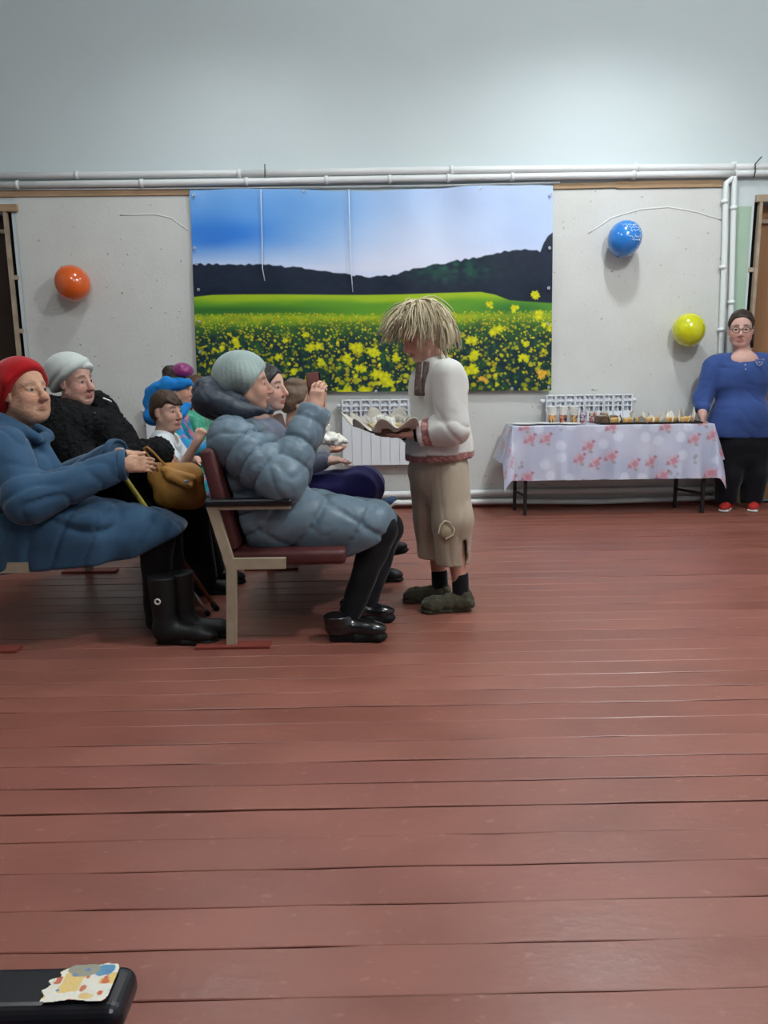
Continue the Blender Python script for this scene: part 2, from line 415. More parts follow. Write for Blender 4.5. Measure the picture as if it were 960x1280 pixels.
radiator(427, 547, 500, 581, 10, 'white sectional radiator under the field banner')
radiator(683, 791, 494, 573, 9, 'white sectional radiator behind the snack table')
radiator(181, 275, 506, 588, 8, 'white sectional radiator behind the seated children')
# ---------------------------------------------------------------- the landscape banner
def sstep(a, b, x):
    t = np.clip((x - a) / (b - a), 0, 1); return t * t * (3 - 2 * t)
def vnoise(x, y, seed=0):
    r = np.random.RandomState(seed); G = r.rand(64, 64)
    xi = np.floor(x).astype(int); yi = np.floor(y).astype(int); fx = x - xi; fy = y - yi
    fx = fx * fx * (3 - 2 * fx); fy = fy * fy * (3 - 2 * fy)
    g = lambda a, b: G[a % 64, b % 64]
    return (g(xi, yi) * (1 - fx) + g(xi + 1, yi) * fx) * (1 - fy) + (g(xi, yi + 1) * (1 - fx) + g(xi + 1, yi + 1) * fx) * fy
def mixc(A, B, t): return A * (1 - t[..., None]) + np.array(B, float) * t[..., None]

NU, NV = 640, 364
U, V = np.meshgrid(np.linspace(0, 1, NU), np.linspace(0, 1, NV))
img = np.zeros((NV, NU, 3))
n1 = vnoise(U * 6, V * 22, 1) * .6 + vnoise(U * 14, V * 40, 2) * .4
img[:] = (150, 190, 236)
img = mixc(img, (188, 204, 238), sstep(.25, .75, U) * .85)
deep = np.exp(-((U - .04) / .22) ** 2 - ((V - .20) / .13) ** 2)
img = mixc(img, (34, 112, 214), np.clip(deep * 1.05 * (.75 + .5 * n1), 0, 1))
img = mixc(img, (96, 158, 226), np.clip(np.exp(-((U - .2) / .3) ** 2 - ((V - .08) / .12) ** 2) * .8, 0, 1))
img = mixc(img, (218, 220, 242), np.clip(sstep(.22, .40, V) * (.75 + .5 * (n1 - .5)), 0, 1))
img = mixc(img, (228, 230, 246), np.clip(np.exp(-((U - .62) / .2) ** 2 - ((V - .3) / .2) ** 2) * .55, 0, 1))
hx = [0, .1, .2, .3, .38, .46, .5, .56, .62, .7, .78, .86, .93, .965, .975, .985, 1.0]
hy = [.355, .357, .363, .378, .395, .412, .416, .408, .38, .36, .34, .312, .305, .312, .27, .245, .225]
ht = np.interp(U, hx, hy) + (vnoise(U * 90, U * 0, 3) - .5) * .012
hill = sstep(-.004, .004, V - ht)
hc = np.zeros_like(img); hc[:] = (24, 36, 58)
gt = np.exp(-((U - .72) / .1) ** 2 - ((V - .40) / .05) ** 2) * vnoise(U * 70, V * 60, 4)
hc = mixc(hc, (34, 96, 74), np.clip(gt * 1.6, 0, 1))
hc = mixc(hc, (14, 22, 36), vnoise(U * 60, V * 50, 5) * .5)
img = img * (1 - hill[..., None]) + hc * hill[..., None]
fe = np.interp(U, [0, .05, .8, .84, .88, 1], [.515, .507, .505, .52, .548, .562])
field = sstep(-.003, .003, V - fe)
fc = np.zeros_like(img); fc[:] = (158, 188, 34)
fc = mixc(fc, (74, 140, 40), sstep(.52, .56, V + .02 * (vnoise(U * 12, V * 30, 6) - .5)) * .75)
fc = mixc(fc, (36, 92, 40), np.exp(-((V - .585) / .022) ** 2) * sstep(.55, .1, U) * .8)
fc = mixc(fc, (168, 186, 30), sstep(.6, .62, V) * sstep(.70, .62, V) * (.55 + .5 * vnoise(U * 50, V * 60, 7)))
fc = mixc(fc, (40, 104, 52), np.exp(-((U - .9) / .1) ** 2 - ((V - .59) / .03) ** 2) * .8)
fc = mixc(fc, (18, 40, 52), sstep(.60, .76, V + .05 * (vnoise(U * 30, V * 40, 8) - .5)))
st = vnoise(U * 160, V * 22, 9) * vnoise(U * 60, V * 60, 10)
fc = mixc(fc, (48, 104, 48), np.clip(sstep(.6, .7, V) * st * 1.1, 0, .8))
img = img * (1 - field[..., None]) + fc * field[..., None]
rf = np.random.RandomState(11)
def blob(u, v, r, col, asp=1.0, lobes=0, ph=0, a=1.0):
    # r in units of banner height; 1.8 is the aspect
    ru = r / 1.80
    i0, i1 = max(0, int((v - 1.4 * r) * NV)), min(NV, int((v + 1.4 * r) * NV) + 2)
    j0, j1 = max(0, int((u - 1.4 * ru * asp) * NU)), min(NU, int((u + 1.4 * ru * asp) * NU) + 2)
    if i1 <= i0 or j1 <= j0: return
    du = (U[i0:i1, j0:j1] - u) / (ru * asp); dv = (V[i0:i1, j0:j1] - v) / r
    d = np.sqrt(du * du + dv * dv); g = np.arctan2(dv, du)
    lim = 1.0 + (0.22 * np.cos(lobes * g + ph) if lobes else 0)
    t = sstep(lim, lim - .35, d) * a
    c = np.array(col, float) * (0.86 + .2 * (1 - np.clip(d, 0, 1)))[..., None]
    img[i0:i1, j0:j1] = img[i0:i1, j0:j1] * (1 - t[..., None]) + c * t[..., None]
for k in range(4200):
    v = .60 + .42 * rf.rand() ** 1.35
    dpt = (v - .58) / .42
    r = (.004 + .014 * dpt * rf.rand() ** 1.6)
    if rf.rand() < .25 + .45 * dpt: continue
    y_ = 160 + 60 * rf.rand()
    blob(rf.rand(), v, r, (y_ + 8, y_ - 2, 22 + 20 * rf.rand()), .8 + .5 * rf.rand(), rf.randint(0, 5), rf.rand() * 6, .55 + .45 * rf.rand())
for (x, y_, r) in [(120, 420, 14), (322, 432, 16), (437, 428, 16), (478, 446, 14), (407, 462, 14), (445, 490, 16), (495, 505, 24), (512, 520, 16), (415, 545, 26), (455, 540, 16),
                   (535, 458, 11), (900, 307, 12), (868, 463, 14), (745, 458, 15), (736, 492, 15), (797, 397, 17), (847, 342, 12), (880, 428, 9), (733, 418, 14), (918, 505, 13),
                   (764, 518, 10), (930, 385, 12), (70, 545, 8), (270, 495, 9), (340, 470, 10), (228, 455, 9), (180, 470, 9), (300, 400, 9), (905, 355, 12), (780, 330, 9), (80, 430, 9), (100, 480, 7), (250, 412, 9)]:
    u = (x - 15) / 928; v = (y_ - 38) / 510; r /= 510
    for q in range(4):
        blob(u + rf.uniform(-.7, .7) * r / 1.8, v + rf.uniform(-.6, .6) * r, r * rf.uniform(.5, .8), (214, 214, 24) if y_ < 500 or x < 700 else (226, 176, 60), rf.uniform(.8, 1.4), 5, rf.rand() * 6)
m_ban = mat('banner_vinyl', vcol=True, rough=0.5, spec=0.3, bump=(6, 0.15, 0.02))
c00, c10, c11, c01 = [np.array(at(x, y, WY - 0.05)) for x, y in ((237, 238), (691.5, 232), (689, 488), (247, 491))]
P = (c00 * (1 - U[..., None]) + c10 * U[..., None]) * (1 - V[..., None]) + (c01 * (1 - U[..., None]) + c11 * U[..., None]) * V[..., None]
P[..., 2] += .012 * np.sin(U * math.pi * 3.0) * (1 - V) * (1) - .01 * np.sin(U * math.pi) * (1 - V)
P[..., 1] += 0.012 * (vnoise(U * 9 + V * 2, V * 1.5, 20) - .5) * (1 - .4 * V) + 0.010 * np.sin(U * 38 + 5 * V) * np.exp(-V * 3.2) + .012 * np.sin((U - .62) * 30 - V * 4) * np.exp(-((U - .7) / .18) ** 2 - (V / .35) ** 2) + .008 * (vnoise(U * 16, V * 7, 21) - .5)
P[..., 1] = np.minimum(P[..., 1], WY - 0.028)
ban = empty('landscape_banner', (float(c00[0]), WY - 0.05, float(c01[2])))
tag(ban, 'vinyl wall banner printed with a yellow flower field under blue sky', 'banner')
bo = grid_mesh('printed_sheet', P - np.array(ban.location), img, m_ban, ban)
m_gro = mat('grommet_metal', (210, 212, 216), 0.35, 0.5, metal=0.8, var=(30, 0.2, (150, 150, 150)))
for (px, py) in [(243, 310), (246, 330), (248, 362), (249, 402), (250, 440), (688, 243), (687, 310), (686, 360), (685, 405), (686, 484), (640, 486), (560, 488), (470, 489), (300, 490), (242, 244), (380, 239), (600, 236)]:
    p = at(px, py, WY - 0.066) - ban.location
    MB().lathe([(0.006, -.003), (0.012, -.003), (0.012, 0.003), (0.006, 0.003), (0.006, -.003)], 12, Matrix.Translation(p) @ Matrix.Rotation(math.pi / 2, 4, 'X')).build('grommet', m_gro, ban, True)
m_thread = mat('white_thread', (214, 220, 232), 0.7, 0.2, var=(40, 0.2, (190, 196, 210)))
wire([(326, 236), (327, 270), (328, 310), (328, 335), (331, 351)], 0.0042, WY - 0.078, 'white string hanging over the banner sky, the shorter one', 'hanging_string', m_thread, 'string')
wire([(436, 236), (437, 275), (438, 310), (439, 340), (441, 365)], 0.0042, WY - 0.078, 'white string hanging over the banner sky down to the yellow field', 'hanging_string', m_thread, 'string')

# ---------------------------------------------------------------- balloons
def balloon(px, py, rx, ry, col, lb, tilt=0.0):
    Y = WY - 0.145
    c = at(px, py, Y); s = (Y / fwd.y) / F_PX * 1.0
    R = rx * s; H = ry * s
    m = mat('balloon_rubber_%d_%d_%d' % col, col, 0.16, 0.6, coat=0.6, var=(3, 0.15, tuple(int(v * .85) for v in col)), sss=0.0)
    root = tag(empty('balloon', c), lb, 'balloon', 'balloons on the wall')
    prof = [(0.0001, H)]
    for k in range(1, 22):
        g = math.pi / 2 - math.pi * k / 22
        rr = math.cos(g) ** 0.96 * R; z = math.sin(g) * H
        if z < 0: z *= 1.04
        prof.append((max(rr, .005), z))
    prof.append((0.006, -H * 1.05))
    Mx = Matrix.Rotation(tilt, 4, 'Y')
    MB().lathe(prof, 36, Mx).build('balloon_skin', m, root, True)
    MB().lathe([(0.002, -H * 1.02), (0.006, -H * 1.045), (0.005, -H * 1.06), (0.012, -H * 1.085), (0.011, -H * 1.095), (0.001, -H * 1.09)], 14, Matrix.Rotation(tilt, 4, 'Y')).build('knot', m, root, True)
    return root, R, H
balloon(91, 354.5, 20, 20.5, (222, 96, 34), 'round orange balloon stuck on the wallpaper left of the banner', 2.6)
bb, R, H = balloon(781, 298, 19.5, 20.5, (42, 124, 206), 'blue balloon with white printed lettering stuck on the wallpaper', 0.35)
balloon(861, 412, 19, 19.5, (205, 206, 22), 'yellow balloon stuck on the wallpaper above the snack table', -0.2)
# white scrawled print on the blue balloon
m_prt = mat('white_balloon_print', (214, 232, 246), 0.4, 0.4, var=(60, 0.3, (170, 205, 236)))
rp_ = random.Random(5); k = 0
strokes = []
for row, (zz, x0, x1) in enumerate(((.62, -.45, .55), (.48, -.2, .75), (.33, .0, .6), (-.05, -.1, .72), (-.22, .15, .7))):
    x = x0
    while x < x1:
        ln = rp_.uniform(.10, .2)
        strokes.append([(x, zz + rp_.uniform(-.05, .05)), (x + ln * .35, zz + rp_.uniform(.0, .12)), (x + ln * .7, zz - rp_.uniform(.0, .1)), (x + ln, zz + rp_.uniform(-.04, .06))])
        x += ln + .03
mbp = MB()
for s_ in strokes:
    P_ = []
    for (a, b_) in s_:
        rr = min(.97, math.hypot(a, b_)); yy = -math.sqrt(max(0.02, 1 - a * a - b_ * b_))
        P_.append((a * R * 1.008, yy * R * 1.008, b_ * H * 1.008))
    mbp.tube(P_, 0.0022, 5)
o = mbp.build('printed_lettering', m_prt, bb, True); o['kind'] = 'stuff'; o['label'] = 'small white scrawled lettering printed on the balloon'
# ---------------------------------------------------------------- implicit-surface modeller (organic shapes)
def vec(*a): return np.array(a, dtype=np.float64)
def V3(p): return np.array([p[0], p[1], p[2]], dtype=np.float64)
def nrm(v):
    v = np.asarray(v, float); return v / max(1e-9, np.linalg.norm(v))
def crease(x, y, z, f, ph=0.0, p=4):
    """sharp narrow folds, 0..1"""
    return (1 - np.abs(n3(x, y, z, f, ph))) ** p
def n3(x, y, z, f, ph=0.0):
    """cheap smooth pseudo-noise, about -1..1"""
    x = x * f; y = y * f; z = z * f
    return (np.sin(x * 1.0 + 1.9 * np.sin(y * .71 + ph) + ph) + np.sin(y * 1.13 + 1.7 * np.sin(z * .83 - ph) + 2.1 * ph) + np.sin(z * .93 + 1.8 * np.sin(x * .77 + 2 * ph) - ph)) / 3.0

class Sdf:
    def __init__(s): s.ops = []; s.disps = []; s.late = []
    def hem(s, p, n, k=.004):
        """clean cut made after the folds"""
        s.late.append((V3(p), nrm(V3(n)), k)); return s
    def cap(s, a, b, ra, rb=None, k=0.02, op='u', puff=None):
        s.ops.append(('cap', V3(a), V3(b), ra, ra if rb is None else rb, k, op, puff)); return s
    def ell(s, c, r, R=None, k=0.02, op='u'):
        s.ops.append(('ell', V3(c), vec(*((r,) * 3 if np.isscalar(r) else r)), np.eye(3) if R is None else np.asarray(R, float), k, op)); return s
    def box(s, c, h, R=None, rad=0.01, k=0.02, op='u'):
        s.ops.append(('box', V3(c), vec(*h), np.eye(3) if R is None else np.asarray(R, float), rad, k, op)); return s
    def cut(s, p, n, k=0.004):
        """remove everything on the side n points to"""
        s.ops.append(('cut', V3(p), nrm(V3(n)), k)); return s
    def disp(s, fn): s.disps.append(fn); return s
    def bounds(s, mg):
        lo = np.full(3, 1e9); hi = -lo
        for o in s.ops:
            if o[0] == 'cap' and o[6] == 'u':
                r = max(o[3], o[4]) + (o[7][1] if o[7] else 0)
                lo = np.minimum(lo, np.minimum(o[1], o[2]) - r); hi = np.maximum(hi, np.maximum(o[1], o[2]) + r)
            elif o[0] in ('ell', 'box') and o[-1] == 'u':
                e = np.abs(o[3].T) @ (o[2] + (o[4] if o[0] == 'box' else 0))
                lo = np.minimum(lo, o[1] - e); hi = np.maximum(hi, o[1] + e)
        return lo - mg, hi + mg
    def field(s, ax):
        F = np.full([len(a) for a in ax], 0.3, dtype=np.float32)
        for o in s.ops:
            if o[0] == 'cut':
                p, n, k = o[1:]
                d = ((ax[0] - p[0]) * n[0])[:, None, None] + ((ax[1] - p[1]) * n[1])[None, :, None] + ((ax[2] - p[2]) * n[2])[None, None, :]
                h = np.clip(k - np.abs(F - d), 0, None) / k
                F = (np.maximum(F, d) + h * h * k * .25).astype(np.float32); continue
            k = o[5] if o[0] in ('cap',) else (o[4] if o[0] == 'ell' else o[5])
            op = o[6] if o[0] in ('cap', 'box') else o[5]
            if o[0] == 'cap':
                r = max(o[3], o[4]) + (o[7][1] if o[7] else 0); lo = np.minimum(o[1], o[2]) - r; hi = np.maximum(o[1], o[2]) + r
            else:
                e = np.abs(o[3].T) @ (o[2] + (o[4] if o[0] == 'box' else 0)); lo = o[1] - e; hi = o[1] + e
            mg = k + 0.03
            sl = []
            for q in range(3):
                i0 = max(0, int(np.searchsorted(ax[q], lo[q] - mg)) - 1); i1 = min(len(ax[q]), int(np.searchsorted(ax[q], hi[q] + mg)) + 1); sl.append(slice(i0, i1))
            if any(q.stop <= q.start for q in sl): continue
            X = ax[0][sl[0]][:, None, None]; Y = ax[1][sl[1]][None, :, None]; Z = ax[2][sl[2]][None, None, :]
            if o[0] == 'cap':
                a, b, ra, rb = o[1:5]; ba = b - a; L2 = max(1e-9, ba @ ba)
                h = np.clip(((X - a[0]) * ba[0] + (Y - a[1]) * ba[1] + (Z - a[2]) * ba[2]) / L2, 0, 1)
                d = np.sqrt((X - a[0] - h * ba[0]) ** 2 + (Y - a[1] - h * ba[1]) ** 2 + (Z - a[2] - h * ba[2]) ** 2) - (ra + (rb - ra) * h)
                if o[7]: sn = np.abs(np.sin(math.pi * (h * o[7][0] + (o[7][2] if len(o[7]) > 2 else 0)))); d = d - o[7][1] * (.55 * (1 - np.exp(-(sn / .22) ** 2)) + .45 * sn) + o[7][1] * .5
            else:
                c, R = o[1], o[3]; x = X - c[0]; y = Y - c[1]; z = Z - c[2]
                q = [R[i][0] * x + R[i][1] * y + R[i][2] * z for i in range(3)]
                if o[0] == 'ell':
                    r = o[2]
                    k0 = np.sqrt((q[0] / r[0]) ** 2 + (q[1] / r[1]) ** 2 + (q[2] / r[2]) ** 2)
                    k1 = np.sqrt((q[0] / r[0] ** 2) ** 2 + (q[1] / r[1] ** 2) ** 2 + (q[2] / r[2] ** 2) ** 2) + 1e-6
                    d = np.where(k0 < .35, -.65 * r.min(), k0 * (k0 - 1) / k1)
                else:
                    w_ = [np.abs(q[i]) - o[2][i] for i in range(3)]
                    d = np.sqrt(np.maximum(w_[0], 0) ** 2 + np.maximum(w_[1], 0) ** 2 + np.maximum(w_[2], 0) ** 2) + np.minimum(np.maximum(w_[0], np.maximum(w_[1], w_[2])), 0) - o[4]
            G = F[sl[0], sl[1], sl[2]]
            if op == 'u':
                h = np.clip(k - np.abs(G - d), 0, None) / k
                F[sl[0], sl[1], sl[2]] = np.minimum(G, d) - h * h * k * .25
            else:
                h = np.clip(k - np.abs(G + d), 0, None) / k
                F[sl[0], sl[1], sl[2]] = np.maximum(G, -d) + h * h * k * .25
        for fn in s.disps:
            i, j, k_ = np.nonzero(np.abs(F) < 0.05)
            F[i, j, k_] += fn(ax[0][i], ax[1][j], ax[2][k_]).astype(np.float32)
        for (p, n, k) in s.late:
            d = ((ax[0] - p[0]) * n[0])[:, None, None] + ((ax[1] - p[1]) * n[1])[None, :, None] + ((ax[2] - p[2]) * n[2])[None, None, :]
            h = np.clip(k - np.abs(F - d), 0, None) / k; F = (np.maximum(F, d) + h * h * k * .25).astype(np.float32)
        return F
    def arrays(s, res, fine=(), smooth=1, fine_res=None):
        lo, hi = s.bounds(0.02); ax = []
        for q in range(3):
            ax.append(np.arange(lo[q], hi[q] + res, res) if not (q == 2 and fine) else None)
        if fine:
            z = lo[2]; zs = [z]
            while z < hi[2] + res:
                st = res
                for (a, b) in fine:
                    if a <= z <= b: st = fine_res
                z += st; zs.append(z)
            ax[2] = np.array(zs)
        F = s.field(ax)
        I = F < 0
        n = [len(a) for a in ax]
        c = np.zeros((n[0] - 1, n[1] - 1, n[2] - 1), np.uint8)
        for dx in (0, 1):
            for dy in (0, 1):
                for dz in (0, 1): c += I[dx:n[0] - 1 + dx, dy:n[1] - 1 + dy, dz:n[2] - 1 + dz]
        act = (c > 0) & (c < 8)
        i, j, k = np.nonzero(act); N = len(i)
        ids = np.full(act.shape, -1, np.int64); ids[i, j, k] = np.arange(N)
        S = np.zeros((N, 3)); W = np.zeros(N)
        cor = [(a, b, d) for a in (0, 1) for b in (0, 1) for d in (0, 1)]
        val = {q: F[i + q[0], j + q[1], k + q[2]] for q in cor}
        for a in cor:
            for q in range(3):
                if a[q]: continue
                b = list(a); b[q] = 1; b = tuple(b)
                va, vb = val[a], val[b]; m = (va < 0) != (vb < 0)
                t = np.where(m, va / np.where(m, va - vb, 1), 0)
                pa = np.stack([ax[0][i + a[0]], ax[1][j + a[1]], ax[2][k + a[2]]], 1); pb = np.stack([ax[0][i + b[0]], ax[1][j + b[1]], ax[2][k + b[2]]], 1)
                S += (pa + (pb - pa) * t[:, None]) * m[:, None]; W += m
        P = S / W[:, None]
        Q = []
        for q in range(3):
            sl0 = [slice(1, n[r] - 1) for r in range(3)]; sl0[q] = slice(0, n[q] - 1)
            sl1 = list(sl0); sl1[q] = slice(1, n[q])
            A = I[tuple(sl0)]; B = I[tuple(sl1)]
            e = np.stack(np.nonzero(A != B), 1)
            for r in range(3):
                if r != q: e[:, r] += 1
            ins = I[e[:, 0], e[:, 1], e[:, 2]]
            r1, r2 = (q + 1) % 3, (q + 2) % 3
            def cell(d1, d2):
                g = e.copy(); g[:, r1] -= d1; g[:, r2] -= d2; return ids[g[:, 0], g[:, 1], g[:, 2]]
            f = np.stack([cell(1, 1), cell(0, 1), cell(0, 0), cell(1, 0)], 1)
            f[~ins] = f[~ins][:, ::-1]
            Q.append(f)
        Q = np.concatenate(Q)
        for _ in range(smooth):
            A = np.zeros_like(P); D = np.zeros(N)
            for a, b in ((0, 1), (1, 2), (2, 3), (3, 0)):
                for u, v in ((a, b), (b, a)):
                    A += np.stack([np.bincount(Q[:, u], P[Q[:, v], r], N) for r in range(3)], 1); D += np.bincount(Q[:, u], minlength=N)
            P = P * .5 + .5 * A / np.maximum(D, 1)[:, None]
        return P, Q
    def build(s, name, m, parent=None, res=0.008, tint=None, fine=(), fine_res=None, smooth=1, origin=None):
        P, Q = s.arrays(res, fine, smooth, fine_res)
        me = bpy.data.meshes.new(name)
        off = np.zeros(3) if origin is None else V3(origin)
        np_mesh(me, P - off, Q)
        if tint is not None: set_tint(me, tint(P) if callable(tint) else np.tile(np.array(tint, float), (len(P), 1)))
        o = link(name, me, m, None, True)
        if parent is not None: o.parent = parent
        return o

# ---------------------------------------------------------------- figure building
class Frame:
    """head or hand frame: origin o, axes forward f, left l, up u, scale s"""
    def __init__(s, o, yaw=0.0, pitch=0.0, roll=0.0, sc=1.0):
        # yaw 0 faces +x; positive pitch looks up
        cy, sy, cp, sp = math.cos(yaw), math.sin(yaw), math.cos(pitch), math.sin(pitch)
        s.f = vec(cy * cp, sy * cp, sp); l = vec(-sy, cy, 0); u = np.cross(s.f, l)
        s.l = l * math.cos(roll) + u * math.sin(roll); s.u = np.cross(s.f, s.l); s.o = V3(o); s.s = sc
    def p(s, f, l, u): return s.o + (s.f * f + s.l * l + s.u * u) * s.s
    def R(s): return np.stack([s.f, s.l, s.u])
    def loc(s, P): return ((P - s.o) @ s.R().T) / s.s

def add_head(S, H, age='adult', neck=None):
    s = H.s; R = H.R()
    E = lambda f, l, u, r, k=.02, op='u': S.ell(H.p(f, l, u), tuple(q * s for q in r), R, k * s, op)
    E(-.012, 0, .035, (.096, .076, .088))
    E(.022, 0, -.035, (.066, .059, .078), .03)
    E(.058, 0, -.098, (.022, .026, .020), .03)
    for q in (-1, 1):
        E(.052, q * .036, -.038, (.030, .026, .032), .025)         # cheek
        S.cap(H.p(.072, q * .016, .030), H.p(.058, q * .046, .026), .0095 * s, .008 * s, .014 * s)   # brow
        S.ell(H.p(.094, q * .030, .004), (.018 * s, .019 * s, .0125 * s), R, .012 * s, 's')     # eye socket
        S.ell(H.p(.066, q * .031, .003), .0128 * s, R, .004 * s)
        S.cap(H.p(.079, q * .017, .0078), H.p(.071, q * .045, .0066), .0056 * s, .0050 * s, .004 * s)   # upper lid
        S.cap(H.p(.077, q * .019, -.0068), H.p(.069, q * .043, -.006), .0038 * s, .0034 * s, .005 * s)
        E(.098, q * .011, -.040, (.009, .0075, .0075), .008)        # nostril wing
        # jaw
        S.cap(H.p(.0, q * .052, -.055), H.p(.048, q * .026, -.092), .020 * s, .018 * s, .03 * s)
        # ear
        S.ell(H.p(-.012, q * .077, -.008), (.018 * s, .009 * s, .031 * s), R, .006 * s)
        S.ell(H.p(-.006, q * .086, -.006), (.010 * s, .006 * s, .019 * s), R, .004 * s, 's')
    S.cap(H.p(.082, 0, .018), H.p(.110, 0, -.032), .0085 * s, .0118 * s, .012 * s)   # nose
    dr_ = .005 if age == 'old' else .001
    for q in (-1, 1): S.cap(H.p(.089, 0, -.0665), H.p(.080, q * .024, -.0675 - dr_), .0062 * s, .005 * s, .007 * s)
    S.ell(H.p(.0915, 0, -.0625), (.006 * s, .017 * s, .0052 * s), R, .007 * s)
    S.ell(H.p(.0890, 0, -.0745), (.0065 * s, .019 * s, .0055 * s), R, .008 * s)
    for q in (-1, 1): S.cap(H.p(.100, 0, -.069), H.p(.088, q * .024, -.070 - dr_), .0026 * s, .0022 * s, .004 * s, 's')
    if age == 'old':
        S.ell(H.p(.108, 0, -.033), (.015 * s, .015 * s, .014 * s), R, .01 * s)
        for q in (-1, 1):
            S.cap(H.p(.094, q * .020, -.046), H.p(.080, q * .034, -.078), .0042 * s, .0036 * s, .006 * s, 's')   # mouth fold
            S.cap(H.p(.080, q * .018, -.014), H.p(.066, q * .044, -.012), .0020 * s, .0018 * s, .005 * s, 's')   # eye bag
            S.cap(H.p(.078, q * .024, -.082), H.p(.062, q * .030, -.100), .0022 * s, .002 * s, .006 * s, 's')
            E(.040, q * .040, -.078, (.027, .021, .026), .025)      # jowl
        E(.025, 0, -.105, (.045, .036, .022), .03)
    nb = H.p(-.05, 0, -.17) if neck is None else V3(neck)
    S.cap(H.p(-.018, 0, -.05), nb, .052 * s, .060 * s, .03 * s)

def head_tint(H, skin, lips, brow, extra=None):
    skin = np.array(skin, float); lips = np.array(lips, float); brow = np.array(brow, float)
    def fn(P):
        q = H.loc(P); f, l, u = q[:, 0], q[:, 1], q[:, 2]
        C = np.tile(skin, (len(P), 1))
        al = np.abs(l)
        face = (f > .03) & (u < .06) & (u > -.13)
        red = np.exp(-((al - .036) / .022) ** 2 - ((u + .032) / .022) ** 2) * (f > .03) * .30
        C = C * (1 - red[:, None]) + np.array((196, 112, 98.)) * red[:, None]
        nz = np.exp(-(l / .014) ** 2 - ((u + .034) / .014) ** 2) * (f > .09) * .25
        C = C * (1 - nz[:, None]) + np.array((190, 110, 96.)) * nz[:, None]
        lp = .8 * np.exp(-(np.maximum(al - .021, 0) / .005) ** 2 - ((u + .0685) / .0075) ** 2) * (f > .075)
        C = C * (1 - lp[:, None]) + lips * lp[:, None]
        bw = np.exp(-(np.maximum(np.abs(al - .031) - .013, 0) / .005) ** 2 - ((u - (.030 - .004 * (al > .04))) / .0058) ** 2) * (f > .03) * .8
        C = C * (1 - bw[:, None]) + brow * bw[:, None]
        ey = np.exp(-((al - .031) / .016) ** 2 - ((u - .002) / .011) ** 2) * (f > .04) * .28
        C = C * (1 - ey[:, None]) + np.array((112, 70, 60.)) * ey[:, None]
        if extra: C = extra(q, C, P)
        return C
    return fn

def add_eyes(H, parent, iris=(70, 60, 50)):
    m = mat('eyeball', vcol=True, rough=0.15, spec=0.6, var=(400, 0.05, (200, 190, 180)))
    for q in (-1, 1):
        S = 12; vs = []; fs = []; cols = []
        r = .0132 * H.s; c = H.p(.0685, q * .031, .003)
        g = nrm(H.f + H.l * q * .05)
        a = nrm(np.cross(g, H.u)); b = np.cross(a, g)
        rings = 9
        for i in range(rings):
            th = math.pi * .62 * i / (rings - 1)
            for j in range(S):
                ph = 2 * math.pi * j / S
                vs.append(tuple(c + r * (g * math.cos(th) + (a * math.cos(ph) + b * math.sin(ph)) * math.sin(th))))
                d = th
                cols.append((14, 12, 12) if d < .25 else (iris if d < .52 else (168, 158, 150)))
        for i in range(rings - 1):
            for j in range(S): fs.append((i * S + j, i * S + (j + 1) % S, (i + 1) * S + (j + 1) % S, (i + 1) * S + j))
        me = MB().add(vs, fs).mesh('eye'); set_tint(me, np.array(cols, float)); link('eye', me, m, parent, True)

def add_hand(S, w, d, n, sc=1.0, side=1, curl=(.5, .6, .4), thumb=0.6, spread=.06, grow=1.0, thumb_curl=.4):
    """w wrist, d finger direction, n palm normal (fingers curl towards it); thumb on n x d times side"""
    w = V3(w); d = nrm(V3(d)); n = V3(n); n = nrm(n - d * (n @ d)); t = np.cross(n, d) * side
    R = np.stack([d, t, n])
    S.box(w + d * .046 * sc, (.030 * sc, .026 * sc, .004 * sc), R, .010 * sc, .012 * sc)
    S.cap(w - d * .03 * sc, w + d * .02 * sc, .026 * sc, .023 * sc, .02 * sc)
    S.ell(w + d * .03 * sc + t * .022 * sc + n * .006 * sc, (.028 * sc, .014 * sc, .013 * sc), R, .012 * sc)
    for i, (off, L) in enumerate(((.0275, .074), (.0095, .083), (-.0085, .077), (-.0255, .060))):
        p = w + (d * (.082 - .004 * abs(i - 1)) + t * off) * sc
        a = 0.0; dd = nrm(d + t * (off / .026) * spread)
        r = (.0088 - .0007 * (i == 3)) * sc * grow
        for j, (fr, c) in enumerate(zip((.45, .31, .24), curl)):
            a += c; v = dd * math.cos(a) + n * math.sin(a)
            q = p + v * L * fr * sc
            S.cap(p, q, r, r * .9, .0035 * sc); p = q; r *= .92
    p = w + (d * .022 + t * .030) * sc
    v = nrm(d * .62 + t * thumb + n * .35); q = p + v * .042 * sc; S.cap(p, q, .0115 * sc, .0100 * sc, .008 * sc)
    v2 = nrm(v * math.cos(thumb_curl) + nrm(d - t * .6 + n * .3) * math.sin(thumb_curl)); S.cap(q, q + v2 * .032 * sc, .0098 * sc, .0082 * sc, .004 * sc)

def limb(S, pts, rs, k=.025, puff=None):
    for i in range(len(pts) - 1): S.cap(pts[i], pts[i + 1], rs[i], rs[i + 1], k, 'u', puff[i] if puff else None)

def skin_mat(old=False):
    if old: return mat('aged_skin', vcol=True, rough=0.55, spec=0.35, sss=0.08, var=(38, 0.25, (150, 92, 74)), bump=(70, 0.55, 0.006), stretch=(1, 1, 2.2))
    return mat('skin', vcol=True, rough=0.5, spec=0.35, sss=0.12, var=(60, 0.12, (150, 92, 78)), bump=(120, 0.1, 0.002))

def cloth(name, col, rough=.85, sheen=.2, weave=180, var=None, spec=.2, wr=.25):
    return mat(name, col, rough, spec, sheen=sheen, var=var or (7, .35, tuple(int(c * .78) for c in col)), bump=(weave, wr, .003))

